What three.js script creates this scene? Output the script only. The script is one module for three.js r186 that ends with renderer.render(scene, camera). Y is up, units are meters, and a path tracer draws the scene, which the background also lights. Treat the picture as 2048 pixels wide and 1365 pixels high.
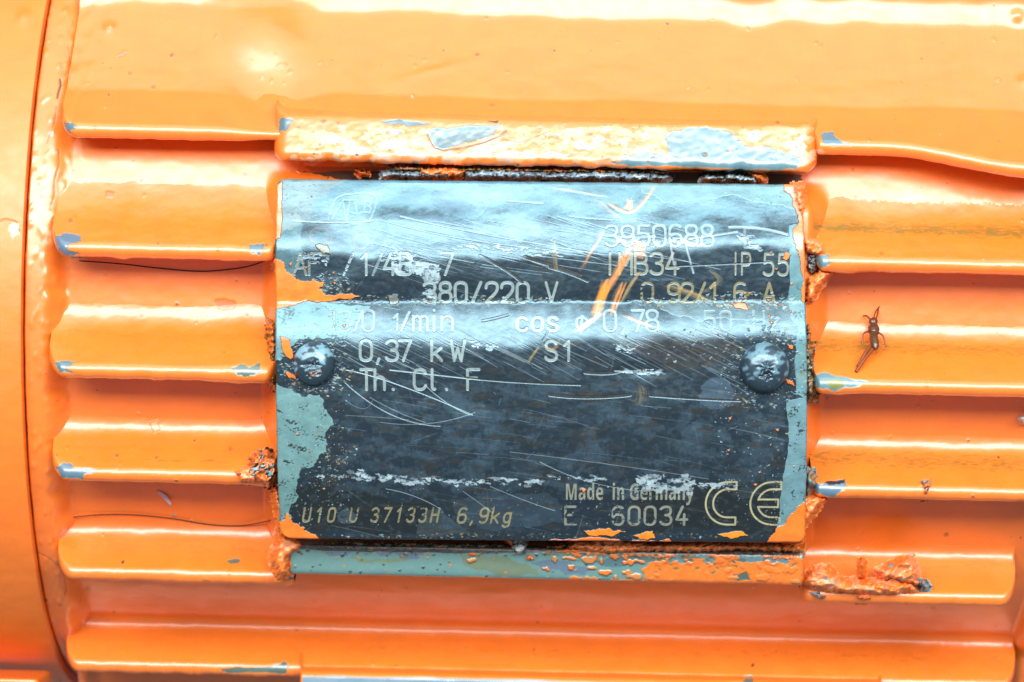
import * as THREE from 'three';
import { RectAreaLightUniformsLib } from 'three/addons/lights/RectAreaLightUniformsLib.js';
import { mergeGeometries } from 'three/addons/utils/BufferGeometryUtils.js';
import { createNoise2D, createNoise3D } from 'simplex-noise';

// ---------------------------------------------------------------- camera, light, exposure
const S = 7.1e-5;                    // metres per unit; the nameplate is about 1050 units (75 mm) wide
const D = 5000;                      // camera distance in units
const scene = new THREE.Scene();
const camera = new THREE.PerspectiveCamera(2 * Math.atan(682.5 / D) * 180 / Math.PI, 1024 / 682, 0.02, 20);
camera.position.set(0, 0, D * S);
camera.lookAt(0, 0, 0);
camera.focus = D * S + 0.004; camera.userData.fStop = 20;
const renderer = new THREE.WebGLRenderer({ antialias: true });
renderer.setSize(1024, 682);
renderer.toneMapping = THREE.LinearToneMapping;
renderer.toneMappingExposure = 0.98;
renderer.shadowMap.enabled = true;
RectAreaLightUniformsLib.init();
scene.background = new THREE.Color().setRGB(0.26, 0.27, 0.285);      // dim even light of the room

function softbox(label, elev, azim, dist, w, h, radiance, color) {
  const e = elev * Math.PI / 180, a = azim * Math.PI / 180, aim = new THREE.Vector3(0, 0, -0.01);
  const g = new THREE.Group();
  g.name = 'softbox_lamp';
  g.position.set(Math.sin(a) * Math.cos(e) * dist, Math.sin(e) * dist, Math.cos(a) * Math.cos(e) * dist);
  g.lookAt(aim);                                                     // +z of the group faces the motor
  g.userData = { label, category: 'lamp' };
  const face = new THREE.Mesh(new THREE.PlaneGeometry(w, h), new THREE.MeshStandardMaterial({ color: 0xffffff, emissive: color, emissiveIntensity: 1.0, roughness: 1 }));
  face.name = 'diffuser';
  const box = new THREE.Mesh(new THREE.BoxGeometry(w + 0.02, h + 0.02, 0.06), new THREE.MeshStandardMaterial({ color: 0x111111, roughness: 0.8 }));
  box.name = 'lamp_housing'; box.position.z = -0.034;
  const light = new THREE.RectAreaLight(color, radiance, w, h);
  light.position.z = 0.004; light.rotation.y = Math.PI;              // shines along -z of its own axes
  g.add(face, box, light);
  scene.add(g);
}
softbox('wide white softbox lamp hung above and in front of the motor', 25, 0, 0.62, 1.1, 0.25, 13.5, new THREE.Color(1, 0.985, 0.97));
softbox('large dim softbox lamp added overhead as unseen fill light', 66, 0, 0.75, 1.3, 0.5, 0.45, new THREE.Color(0.98, 0.99, 1));  // added fill lamp out of view, brightens the flange and fin tops

// ---------------------------------------------------------------- helpers
let seed = 1234567;
const rnd = () => { seed = (seed + 0x6d2b79f5) | 0; let t = Math.imul(seed ^ (seed >>> 15), 1 | seed); t = (t + Math.imul(t ^ (t >>> 7), 61 | t)) ^ t; return ((t ^ (t >>> 14)) >>> 0) / 4294967296; };
const rr = (a, b) => a + (b - a) * rnd();
const n2 = createNoise2D(rnd), n3 = createNoise3D(rnd);
const { clamp, lerp, smoothstep } = THREE.MathUtils;
const fbm2 = (x, y, o = 4) => { let s = 0, a = 0.5; for (let i = 0; i < o; i++) { s += a * n2(x, y); x = x * 2.03 + 17.1; y = y * 2.03 - 9.7; a *= 0.5; } return s; };
const fbm3 = (x, y, z, o = 3) => { let s = 0, a = 0.5; for (let i = 0; i < o; i++) { s += a * n3(x, y, z); x = x * 2.03 + 7.3; y *= 2.03; z = z * 2.03 - 3.1; a *= 0.5; } return s; };
const ridge2 = (x, y, o = 4) => { let s = 0, a = 0.5; for (let i = 0; i < o; i++) { s += a * (1 - Math.abs(n2(x, y))); x = x * 2.1 + 3.7; y = y * 2.1 + 8.1; a *= 0.5; } return s; };

// The motor: a drum whose axis runs along x; cross-section in units, Y down, Z towards the camera.
const YC = 575, ZC = -1000, RT = 1000, RF = 880, ROLL = 1.3 * Math.PI / 180;
const TILT = 40 * Math.PI / 180, DY = Math.sin(TILT), DZ = Math.cos(TILT);     // the fins point this way
const floorR = (a) => { const Y = YC + 890 * Math.sin(a); return RF + 26 * (1 - THREE.MathUtils.smoothstep(Y, 400, 620)); };
const circ = (r, Y) => { const q = r * r - (Y - YC) ** 2; return ZC + (q > 0 ? Math.sqrt(q) : 0); };
const unroll = (px, py) => { const x = px - 1024, y = py - 682.5, c = Math.cos(ROLL), s = Math.sin(ROLL); return [1024 + x * c + y * s, 682.5 - x * s + y * c]; };
const solve = (px, py, zf) => { let Y = py, z = 0; for (let i = 0; i < 8; i++) { z = zf(Y); Y = 682.5 + (py - 682.5) * (D - z) / D; } return [1024 + (px - 1024) * (D - z) / D, Y, z]; };
const zTip = (Y) => circ(RT, Y), zFloor = (Y) => circ(RF, Y), zMid = (Y) => circ(935, Y), zRing = (Y) => circ(926, Y);
const M = (px, py, zf = zTip) => { const [x, y] = unroll(px, py); return solve(x, y, zf); };   // seen position -> motor axes
const W3 = (X, Y, Z) => new THREE.Vector3((X - 1024) * S, -(Y - 682.5) * S, Z * S);

// ---------------------------------------------------------------- the motor and its parts
const motor = new THREE.Group();
motor.name = 'electric_motor';
motor.position.set(0, -0.085, -0.07);
motor.rotation.z = -ROLL;
motor.userData = { label: 'orange painted electric motor with cooling fins and a worn riveted nameplate', category: 'motor' };
scene.add(motor);
const shift = motor.position.clone().applyAxisAngle(new THREE.Vector3(0, 0, 1), ROLL).negate();
const used = {};
function part(name, geo, mat, parent = motor, label) {
  const k = used[name] = (used[name] ?? -1) + 1;
  const m = new THREE.Mesh(geo, mat);
  m.name = k ? name + '_' + String(k).padStart(3, '0') : name;
  m.castShadow = m.receiveShadow = true;
  if (parent === motor) m.position.copy(shift);
  if (label) m.userData.label = label;
  parent.add(m);
  return m;
}

// ---------------------------------------------------------------- paint of the casting: colour, relief and gloss over the casting's own x and y
const CX0 = -220, CY0 = -200, CW = 2048, CH = 1400, CK = CW / 2560;             // canvas origin and scale
const paint = {};
for (const k of ['c', 'h', 'r']) {
  const cv = document.createElement('canvas'); cv.width = CW; cv.height = CH;
  paint[k] = cv.getContext('2d');
  paint[k].setTransform(CK, 0, 0, CK, -CX0 * CK, -CY0 * CK);
}
const srgb = (r, g, b) => `rgb(${r},${g},${b})`;
const grey = (v) => { const k = Math.round(v); return `rgb(${k},${k},${k})`; };
const lin = (r, g, b) => '#' + new THREE.Color().setRGB(r, g, b).getHexString();
const ORANGE = lin(0.80, 0.178, 0.013), ORANGE_D = lin(0.62, 0.12, 0.014), TEAL = lin(0.075, 0.16, 0.19), TEAL_L = lin(0.11, 0.23, 0.27), TEAL_G = lin(0.08, 0.14, 0.12), OLIVE = lin(0.2, 0.13, 0.02), DARK = lin(0.02, 0.016, 0.014), RUST = lin(0.22, 0.06, 0.015);
paint.c.fillStyle = ORANGE; paint.h.fillStyle = grey(140); paint.r.fillStyle = grey(112);
for (const k in paint) paint[k].fillRect(-300, -300, 3000, 2200);
function ragged(pts, jit, depth = 4) {
  let p = pts;
  for (let d = 0; d < depth; d++) {
    const q = [];
    for (let i = 0; i < p.length; i++) {
      const a = p[i], b = p[(i + 1) % p.length], dx = b[0] - a[0], dy = b[1] - a[1], L = Math.hypot(dx, dy), j = (rnd() - 0.5) * Math.min(jit, L * 0.5);
      q.push(a, L > 3 ? [(a[0] + b[0]) / 2 - dy / (L || 1) * j, (a[1] + b[1]) / 2 + dx / (L || 1) * j] : [(a[0] + b[0]) / 2, (a[1] + b[1]) / 2]);
    }
    p = q; jit *= 0.62;
  }
  return p;
}
function fillPoly(ctx, pts, style, alpha = 1) {
  ctx.globalAlpha = alpha; ctx.fillStyle = style; ctx.beginPath();
  pts.forEach((p, i) => (i ? ctx.lineTo(p[0], p[1]) : ctx.moveTo(p[0], p[1])));
  ctx.closePath(); ctx.fill(); ctx.globalAlpha = 1;
}
// a chip or a patch on the casting given where it is seen
function patch(pts, color, { h, r, zf = zTip, jit = 8, a = 1 } = {}) {
  const p = ragged(pts.map(([x, y]) => M(x, y, zf)), jit);
  fillPoly(paint.c, p, color, a);
  if (h !== undefined) fillPoly(paint.h, p, grey(h), a);
  if (r !== undefined) fillPoly(paint.r, p, grey(r), a);
}
const chip = (pts, o) => patch(pts, o?.color ?? TEAL, { h: 96, r: 90, ...o });
function rect(x0, y0, x1, y1) { return [[x0, y0], [x1, y0], [x1, y1], [x0, y1]]; }
// chipped fin ends
chip([[120, 246], [142, 243], [153, 254], [138, 260], [150, 270], [132, 270], [121, 260]]);
chip([[104, 474], [128, 464], [158, 472], [162, 481], [140, 488], [134, 499], [160, 508], [128, 513], [106, 494]], { color: lin(0.085, 0.16, 0.24) });
chip([[497, 489], [527, 486], [526, 500], [520, 510], [504, 507]], { color: TEAL });
chip([[102, 728], [126, 722], [160, 722], [140, 732], [128, 738], [152, 746], [118, 745]]);
chip([[462, 738], [482, 729], [508, 732], [522, 724], [524, 746], [496, 754], [474, 750]], { color: TEAL_G });
chip([[105, 936], [118, 930], [134, 927], [146, 938], [196, 941], [168, 950], [166, 960], [122, 957]], { color: lin(0.085, 0.17, 0.24) });
chip([[1643, 268], [1670, 261], [1674, 276], [1690, 284], [1706, 294], [1664, 292], [1645, 282]], { color: lin(0.08, 0.17, 0.23) });
chip([[1634, 512], [1658, 507], [1662, 530], [1640, 536]], { color: lin(0.11, 0.22, 0.25) });
chip([[1630, 752], [1652, 745], [1682, 752], [1738, 764], [1700, 776], [1670, 784], [1634, 776]], { color: TEAL_L });
patch([[1648, 758], [1690, 762], [1688, 774], [1662, 778]], lin(0.16, 0.19, 0.03), { h: 92, r: 110, jit: 5 });
chip([[1632, 968], [1660, 966], [1694, 962], [1690, 982], [1668, 996], [1634, 988]], { color: lin(0.09, 0.18, 0.25) });
chip([[1650, 966], [1694, 960], [1680, 970], [1658, 972]], { color: DARK });
chip([[1846, 964], [1866, 962], [1862, 972], [1850, 975]], { color: lin(0.1, 0.14, 0.12), jit: 4 });
chip([[440, 1338], [500, 1336], [560, 1330], [578, 1332], [572, 1346], [455, 1344]], { color: TEAL_G, zf: zTip });
chip([[448, 1126], [470, 1122], [476, 1128], [458, 1131]], { color: TEAL_G, jit: 3 });
// top ledge chips
chip([[855, 262], [900, 258], [935, 250], [1000, 252], [985, 272], [930, 284], [885, 300], [868, 290]], { color: TEAL_L });
chip([[756, 244], [800, 238], [862, 246], [848, 252], [790, 250]], { color: TEAL });
chip([[1355, 274], [1395, 262], [1432, 276], [1478, 300], [1575, 312], [1602, 326], [1590, 338], [1440, 336], [1300, 330], [1220, 326], [1260, 312], [1340, 306]], { color: TEAL_L, jit: 12 });
chip([[1330, 268], [1380, 256], [1450, 262], [1490, 292], [1560, 300], [1590, 318], [1500, 326], [1380, 322]], { color: TEAL, jit: 14 });
chip([[560, 236], [588, 240], [572, 262], [556, 262]], { color: TEAL, jit: 6 });
for (const [x, y, w] of [[690, 300, 60], [770, 262, 40], [930, 306, 70], [1080, 308, 60], [1150, 296, 44], [1250, 300, 50]]) chip([[x, y], [x + w * 0.5, y - 5], [x + w, y + 2], [x + w * 0.7, y + 9], [x + w * 0.2, y + 8]], { color: TEAL_L, jit: 9, a: 0.8 });
chip([[975, 242], [998, 240], [994, 246]], { color: DARK, jit: 3 });
for (let i = 0; i < 46; i++) { const x = rr(600, 1500), y = rr(262, 325); chip([[x, y], [x + rr(4, 26), y + rr(-6, 3)], [x + rr(2, 18), y + rr(3, 8)]], { color: rnd() < 0.55 ? TEAL_L : lin(0.55, 0.2, 0.09), jit: 5, h: 118 }); }
patch([[600, 326], [1010, 334], [1200, 336], [1420, 338], [1600, 340], [1600, 346], [1000, 345], [620, 338]], lin(0.45, 0.11, 0.012), { h: 140, jit: 5 });
for (let i = 0; i < 230; i++) { const x = rr(560, 1600), y = rr(254, 320), k = rr(10, 60); patch([[x, y], [x + k * 0.6, y - rr(2, 9)], [x + k, y + rr(-3, 4)], [x + k * 0.7, y + rr(4, 14)], [x + k * 0.1, y + rr(3, 10)]], [lin(0.84, 0.42, 0.28), lin(0.82, 0.32, 0.16), lin(0.76, 0.46, 0.38), lin(0.4, 0.42, 0.4)][Math.floor(rnd() * 3.4)], { jit: 12, h: rr(132, 165), a: rr(0.4, 0.8) }); }  // pale pink paint blotches; the ledge's glossy sheen is put into their colour
chip([[855, 262], [900, 256], [935, 250], [1000, 252], [985, 272], [930, 284], [885, 300], [868, 290]], { color: TEAL_L, jit: 12 }); chip([[870, 280], [920, 268], [980, 262], [990, 268], [930, 284], [884, 298]], { color: TEAL, jit: 8 });
chip([[1330, 268], [1380, 256], [1450, 262], [1490, 292], [1560, 304], [1602, 322], [1590, 338], [1440, 336], [1300, 330], [1220, 326], [1260, 312], [1340, 306]], { color: TEAL_L, jit: 14 });
for (let i = 0; i < 70; i++) { const x = rr(570, 1600), y = rr(250, 330), k = rr(1.5, 8); patch([[x, y], [x + k, y - rr(0, 3)], [x + k * 1.4, y + rr(0, 3)], [x + k * 0.5, y + rr(1, 4)]], rnd() < 0.4 ? TEAL : rnd() < 0.6 ? RUST : DARK, { jit: 3, h: 105, a: 0.8 }); }
// fine crack lines in the ledge paint
function crack(pts, w, color, hv, zf = zTip, a = 1) {
  for (const [ctx, st] of [[paint.c, color], [paint.h, hv === undefined ? null : grey(hv)]]) {
    if (!st) continue;
    ctx.strokeStyle = st; ctx.lineWidth = w; ctx.globalAlpha = a; ctx.lineJoin = ctx.lineCap = 'round'; ctx.beginPath();
    pts.forEach((p, i) => { const q = M(p[0], p[1], zf); i ? ctx.lineTo(q[0], q[1]) : ctx.moveTo(q[0], q[1]); });
    ctx.stroke(); ctx.globalAlpha = 1;
  }
}
const wander = (x, y, dx, n, amp) => { const o = [[x, y]]; for (let i = 0; i < n; i++) { x += dx * rr(0.5, 1.3); y += rr(-amp, amp); o.push([x, y]); } return o; };
crack([[855, 270], [862, 285], [870, 296], [884, 301], [930, 296], [970, 285], [1000, 272], [1012, 262]], 2, DARK, 60);
crack([[1000, 272], [1016, 280], [1040, 285], [1080, 270], [1100, 262]], 1.5, RUST, 80);
for (let i = 0; i < 26; i++) crack(wander(rr(590, 1560), rr(258, 318), rr(-8, 8), 5, 6), rr(0.8, 1.8), rnd() < 0.5 ? RUST : lin(0.5, 0.15, 0.04), 70, zTip, 0.7);
// bottom ledge: blue-green primer left, orange right
chip([[580, 1090], [760, 1092], [1000, 1100], [1290, 1098], [1310, 1120], [1280, 1135], [1290, 1158], [1140, 1164], [1050, 1158], [880, 1152], [830, 1158], [575, 1160], [584, 1130], [575, 1110]], { color: lin(0.12, 0.26, 0.25), jit: 10, h: 100 });
for (const [x, y, w] of [[640, 1098, 70], [750, 1098, 40], [790, 1104, 60], [1060, 1125, 90], [1110, 1135, 70]]) chip([[x, y], [x + w * 0.5, y - 6], [x + w, y], [x + w * 0.8, y + 12], [x + w * 0.3, y + 14]], { color: lin(0.1, 0.17, 0.24), jit: 7 });
patch([[640, 1104], [700, 1114], [770, 1118], [820, 1112], [800, 1122], [720, 1124]], lin(0.18, 0.17, 0.05), { jit: 10, a: 0.45 });
patch([[920, 1110], [1000, 1112], [1060, 1130], [1080, 1150], [1000, 1150], [930, 1130]], lin(0.15, 0.15, 0.06), { jit: 16, a: 0.5 });
chip([[1185, 1118], [1240, 1108], [1290, 1102], [1285, 1125], [1210, 1132]], { color: TEAL, jit: 8 });
chip([[1470, 1104], [1560, 1098], [1600, 1100], [1560, 1118], [1500, 1124], [1478, 1116]], { color: TEAL_L, jit: 6 });
chip([[1462, 1152], [1490, 1140], [1498, 1158], [1476, 1160]], { color: lin(0.07, 0.12, 0.11), jit: 5 });
chip([[1250, 1112], [1400, 1106], [1420, 1114], [1260, 1122]], { color: TEAL_G, jit: 8, a: 0.8 });
for (let i = 0; i < 60; i++) { const x = rr(1300, 1590), y = rr(1098, 1150); patch([[x, y], [x + rr(4, 20), y + rr(-3, 3)], [x + rr(2, 12), y + rr(3, 7)]], rnd() < 0.6 ? OLIVE : TEAL_G, { jit: 4, a: rr(0.4, 0.9), h: 110 }); }
for (let i = 0; i < 60; i++) { const x = rr(590, 1290), y = rr(1095, 1155), s = rr(1, 5); patch([[x, y], [x + s * 2, y + rr(-2, 2)], [x + s, y + s]], rnd() < 0.35 ? ORANGE : DARK, { jit: 2, h: rnd() < 0.4 ? 160 : 90, a: 0.85 }); }
for (let i = 0; i < 210; i++) { const t = Math.pow(rnd(), 0.8), x = lerp(rnd() < 0.8 ? 1080 : 800, 1600, t), y = rnd() < 0.75 ? rr(1090, 1108) : rr(1100, 1160), k = rr(3, 22); patch([[x, y], [x + k, y - rr(0, 5)], [x + k * 1.6, y + rr(0, 6)], [x + k, y + rr(4, 11)], [x + k * 0.2, y + rr(3, 8)]], rnd() < 0.75 ? ORANGE : lin(0.6, 0.22, 0.05), { jit: 7, h: 185, a: 0.95 }); }
for (let i = 0; i < 60; i++) { const x = rr(1300, 1600), y = rr(1094, 1122), k = rr(3, 16); chip([[x, y], [x + k, y - 3], [x + k * 1.8, y + 2], [x + k, y + rr(3, 7)]], { color: rnd() < 0.6 ? TEAL_L : TEAL_G, jit: 5 }); }
for (let i = 0; i < 220; i++) { const x = rr(585, 1600), y = 1092 + Math.abs(rnd() + rnd() - 1) * 20, k = rr(1, 7); patch([[x, y], [x + k * 1.6, y - rr(0, 2)], [x + k, y + rr(1, 4)]], rnd() < 0.7 ? DARK : OLIVE, { jit: 3, h: 170, r: 160, a: 0.85 }); }
// lower ledge bared to blue-grey metal at the very bottom
chip([[612, 1344], [700, 1346], [1000, 1352], [1330, 1364], [1330, 1480], [606, 1480]], { color: lin(0.11, 0.21, 0.28), jit: 5 });
chip([[1430, 1362], [1480, 1358], [1505, 1352], [1498, 1368], [1440, 1380]], { color: TEAL_G, jit: 6 });
// dirt lines on the upper faces of the fins
function dirt(x0, x1, y0, y1, spread, n, color, a, zf = zMid) {
  for (let i = 0; i < n; i++) {
    const t = rnd(), x = lerp(x0, x1, t), y = lerp(y0, y1, t) + (rnd() + rnd() - 1) * spread, l = rr(2, 16);
    crack([[x, y], [x + l, y + rr(-1.5, 1.5)]], rr(1, 3.2), color, undefined, zf, rr(0.15, 1) * a);
  }
}
dirt(1620, 2060, 452, 464, 16, 900, lin(0.24, 0.13, 0.01), 0.8);
dirt(1620, 2060, 455, 468, 6, 300, OLIVE, 0.8);
dirt(1625, 1760, 692, 698, 20, 260, OLIVE, 0.35);
dirt(1620, 2060, 690, 704, 16, 620, lin(0.28, 0.13, 0.01), 0.7);
dirt(1620, 2060, 915, 930, 18, 620, lin(0.26, 0.12, 0.01), 0.7);
dirt(1620, 2040, 1128, 1136, 8, 140, lin(0.35, 0.13, 0.01), 0.45);
dirt(560, 2040, 1294, 1320, 8, 420, lin(0.42, 0.12, 0.01), 0.4);
dirt(120, 560, 1088, 1102, 10, 200, lin(0.4, 0.12, 0.01), 0.4);
dirt(120, 560, 895, 902, 4, 60, lin(0.5, 0.13, 0.01), 0.4);
dirt(120, 560, 666, 676, 12, 130, lin(0.5, 0.13, 0.01), 0.4);
dirt(120, 540, 915, 925, 4, 30, RUST, 0.4);
// specks
for (let i = 0; i < 420; i++) {
  const x = rr(70, 2048), y = rr(20, 1350), s = Math.pow(rnd(), 3) * 4 + 0.7, q = M(x, y, zFloor);
  const col = rnd() < 0.62 ? DARK : rnd() < 0.5 ? RUST : lin(0.25, 0.3, 0.32);
  paint.c.globalAlpha = rr(0.35, 0.9); paint.c.fillStyle = col; paint.c.beginPath(); paint.c.ellipse(q[0], q[1], s, s * rr(0.5, 1), rr(0, 3), 0, 7); paint.c.fill(); paint.c.globalAlpha = 1;
  if (s > 1.4) { paint.h.fillStyle = grey(rr(150, 190)); paint.h.beginPath(); paint.h.ellipse(q[0], q[1], s * 1.2, s, 0, 0, 7); paint.h.fill(); }
}
for (let i = 0; i < 190; i++) {                      // paint nibs: raised dots of the same orange
  const q = M(rr(70, 2048), rr(20, 1350), zFloor), s = rr(2, 7);
  paint.h.fillStyle = grey(rr(155, 195)); paint.h.beginPath(); paint.h.ellipse(q[0], q[1], s * 0.8, s * rr(0.3, 0.8), rr(0, 3), 0, 7); paint.h.fill();
}
patch([[600, 347], [1000, 349], [1600, 352], [1600, 374], [1000, 366], [690, 366], [640, 350]], DARK, { zf: zFloor, r: 160, jit: 10, a: 0.9 });  // gap floor above the plate painted near black to deepen its shade
patch([[580, 1066], [1000, 1070], [1590, 1076], [1590, 1104], [1000, 1098], [580, 1090]], DARK, { zf: zMid, r: 160, jit: 8, a: 0.9 });
// seams and cracks in the paint by the ring on the left
crack([[120, 158], [121, 170], [116, 186], [114, 196]], 3.2, lin(0.08, 0.03, 0.01), 40, zRing);
crack([[134, 90], [137, 105], [138, 128], [146, 140], [140, 160]], 1.4, RUST, 100, zRing, 0.6);
crack([[112, 210], [110, 240], [96, 275], [92, 286]], 2, RUST, 90, zRing, 0.7);
crack([[116, 298], [116, 330], [108, 360], [108, 390], [98, 420]], 2.2, lin(0.45, 0.1, 0.02), 80, zRing, 0.8);
crack([[115, 1125], [121, 1138], [126, 1150], [127, 1163], [130, 1178], [127, 1194], [124, 1206], [118, 1215]], 3, lin(0.4, 0.14, 0.02), 80, zRing, 0.8);
crack([[75, 1105], [84, 1111], [93, 1114], [104, 1122], [116, 1132]], 1.6, RUST, 90, zRing, 0.7);
crack([[405, 1340], [404, 1380]], 3, DARK, 60, zFloor);
crack([[0, 445], [15, 440], [35, 445], [44, 470]], 2, lin(0.5, 0.12, 0.02), 80, zRing);
chip([[20, 450], [40, 446], [44, 470], [30, 480]], { color: lin(0.8, 0.4, 0.25), zf: zRing, h: 120 });
for (let i = 0; i < 34; i++) {
  const q = M(rr(60, 120), rr(120, 1340), zRing), s = rr(4, 16);
  paint.h.globalAlpha = 0.4; paint.h.fillStyle = grey(rr(120, 165)); paint.h.beginPath(); paint.h.ellipse(q[0], q[1], s * 0.5, s * rr(0.8, 2.4), rr(-0.4, 0.4), 0, 7); paint.h.fill(); paint.h.globalAlpha = 1;
}
patch([[430, 600], [452, 598], [472, 606], [470, 618], [445, 622], [430, 612]], ORANGE_D, { h: 105, zf: zFloor, jit: 5 });
patch([[214, 386], [232, 386], [230, 396], [218, 396]], lin(0.7, 0.14, 0.015), { h: 200, zf: zFloor, jit: 4 });
patch([[300, 846], [314, 840], [322, 858], [310, 866]], ORANGE, { h: 215, zf: zFloor, jit: 3 });
for (const [x, y] of [[222, 55], [240, 110], [250, 104], [560, 130], [580, 140], [850, 120], [830, 132], [640, 125]]) { const q = M(x, y, zRing); paint.h.fillStyle = grey(178); paint.h.beginPath(); paint.h.ellipse(q[0], q[1], rr(3, 9), rr(2, 4), -0.2, 0, 7); paint.h.fill(); }
crack([[236, 114], [242, 110], [246, 112], [252, 105]], 2, lin(0.2, 0.12, 0.2), 90, zRing);
crack([[724, 192], [760, 190], [790, 186]], 1.6, lin(0.6, 0.16, 0.03), 100, zRing, 0.6);

function floatMap(ctx, w, h, blur, extra) {      // canvas -> float texture, softly blurred so that edges slope
  const d = ctx.getImageData(0, 0, w, h).data;
  let a = new Float32Array(w * h);
  for (let i = 0; i < a.length; i++) a[i] = d[i * 4] / 255;
  for (let pass = 0; pass < blur; pass++) {
    const b = new Float32Array(w * h);
    for (let y = 0; y < h; y++) for (let x = 0; x < w; x++) b[y * w + x] = (a[y * w + Math.max(0, x - 1)] + 2 * a[y * w + x] + a[y * w + Math.min(w - 1, x + 1)]) / 4;
    for (let y = 0; y < h; y++) for (let x = 0; x < w; x++) a[y * w + x] = (b[Math.max(0, y - 1) * w + x] + 2 * b[y * w + x] + b[Math.min(h - 1, y + 1) * w + x]) / 4;
  }
  const out = new Float32Array(w * h);
  for (let y = 0; y < h; y++) for (let x = 0; x < w; x++) out[(h - 1 - y) * w + x] = a[y * w + x] + (extra ? extra(x, y) : 0);
  const t = new THREE.DataTexture(out, w, h, THREE.RedFormat, THREE.FloatType);
  t.magFilter = t.minFilter = THREE.LinearFilter; t.needsUpdate = true;
  return t;
}
function colourMap(ctx, w, h, tint) {
  ctx.setTransform(1, 0, 0, 1, 0, 0);
  const im = ctx.getImageData(0, 0, w, h), d = im.data;
  if (tint) for (let y = 0; y < h; y++) for (let x = 0; x < w; x++) { const i = (y * w + x) * 4, k = tint(x, y); d[i] *= k; d[i + 1] *= k; d[i + 2] *= k; }
  ctx.putImageData(im, 0, 0);
  const t = new THREE.CanvasTexture(ctx.canvas); t.colorSpace = THREE.SRGBColorSpace;
  return t;
}
const orangePaint = new THREE.MeshPhysicalMaterial({
  color: 0xffffff, ior: 1.7, clearcoat: 1, clearcoatRoughness: 0.25,
  map: colourMap(paint.c, CW, CH, (x, y) => 1 + 0.035 * fbm2(x / 90, y / 60) + 0.02 * fbm2(x / 7, y / 5, 2)),
  bumpMap: floatMap(paint.h, CW, CH, 2, (x, y) => 0.02 * fbm2(x / 34, y / 24, 2) + 0.002 * n2(x / 5, y / 5)), bumpScale: 10 * S,
});
{
  const d = paint.r.getImageData(0, 0, CW, CH), out = new Uint8Array(CW * CH * 4);
  for (let y = 0; y < CH; y++) for (let x = 0; x < CW; x++) { const o = ((CH - 1 - y) * CW + x) * 4, v = clamp(d.data[(y * CW + x) * 4] * (1 + 0.18 * fbm2(x / 40, y / 30, 4)), 0, 255); out[o] = out[o + 1] = out[o + 2] = v; out[o + 3] = 255; }
  const t = new THREE.DataTexture(out, CW, CH); t.magFilter = THREE.LinearFilter; t.needsUpdate = true;
  orangePaint.roughnessMap = t; orangePaint.roughness = 1;
}
const shieldPaint = orangePaint.clone(); shieldPaint.clearcoat = 0.12; shieldPaint.clearcoatRoughness = 0.3; shieldPaint.roughness = 1.12;
const ledgePaint = orangePaint.clone(); ledgePaint.clearcoat = 1; ledgePaint.clearcoatRoughness = 0.3;
const uvCast = (X, Y) => [(X - CX0) / 2560, 1 - (Y - CY0) * CK / CH];

// ---------------------------------------------------------------- swept surfaces
function resample(p, n) {
  const L = [0];
  for (let i = 1; i < p.length; i++) L.push(L[i - 1] + Math.hypot(p[i][0] - p[i - 1][0], p[i][1] - p[i - 1][1]));
  const out = [];
  for (let k = 0, i = 0; k < n; k++) {
    const s = L[L.length - 1] * k / (n - 1);
    while (i < p.length - 2 && L[i + 1] < s) i++;
    const t = clamp((s - L[i]) / ((L[i + 1] - L[i]) || 1), 0, 1);
    out.push([lerp(p[i][0], p[i + 1][0], t), lerp(p[i][1], p[i + 1][1], t)]);
  }
  return out;
}
// rows[i][j] = [X, Y, Z] in casting units; disp(X, Y, Z) moves a point along its normal
function surface(rows, disp, uv = uvCast) {
  const nu = rows.length, nv = rows[0].length, pos = new Float32Array(nu * nv * 3), uvs = new Float32Array(nu * nv * 2), idx = [];
  rows.forEach((r, i) => r.forEach((p, j) => { const k = i * nv + j; pos[k * 3] = p[0]; pos[k * 3 + 1] = -p[1]; pos[k * 3 + 2] = p[2]; const t = uv(p[0], p[1], i / (nu - 1), j / (nv - 1)); uvs[k * 2] = t[0]; uvs[k * 2 + 1] = t[1]; }));
  for (let i = 0; i < nu - 1; i++) for (let j = 0; j < nv - 1; j++) { const a = i * nv + j, b = a + 1, c = a + nv, d = c + 1; idx.push(a, b, c, b, d, c); }
  const g = new THREE.BufferGeometry();
  g.setAttribute('position', new THREE.BufferAttribute(pos, 3)); g.setAttribute('uv', new THREE.BufferAttribute(uvs, 2)); g.setIndex(idx);
  g.computeVertexNormals();
  if (disp) {
    const n = g.attributes.normal.array;
    for (let k = 0; k < nu * nv; k++) { const d = disp(pos[k * 3], -pos[k * 3 + 1], pos[k * 3 + 2]); for (let c = 0; c < 3; c++) pos[k * 3 + c] += n[k * 3 + c] * d; }
  }
  for (let k = 0; k < nu * nv; k++) { pos[k * 3] = (pos[k * 3] - 1024) * S; pos[k * 3 + 1] = (pos[k * 3 + 1] + 682.5) * S; pos[k * 3 + 2] *= S; }
  g.computeVertexNormals();
  return g;
}
const lumps = (X, Y, Z) => 1.0 * fbm3(X / 130, Y / 80, Z / 80, 2) + 0.12 * n3(X / 34, Y / 28, Z / 28);

// below the last fin the casting leaves the round and runs on straighter
function round(r, a, X) {
  const a0 = 58 * Math.PI / 180, w = smoothstep(X, 44, 92), b = lerp(a, Math.min(a, a0), w), over = Math.max(0, a - a0) * r * 1.15 * w;
  return [X, YC + r * Math.sin(b) + over * 0.85, ZC + r * Math.cos(b) - over * 0.53];
}
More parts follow.
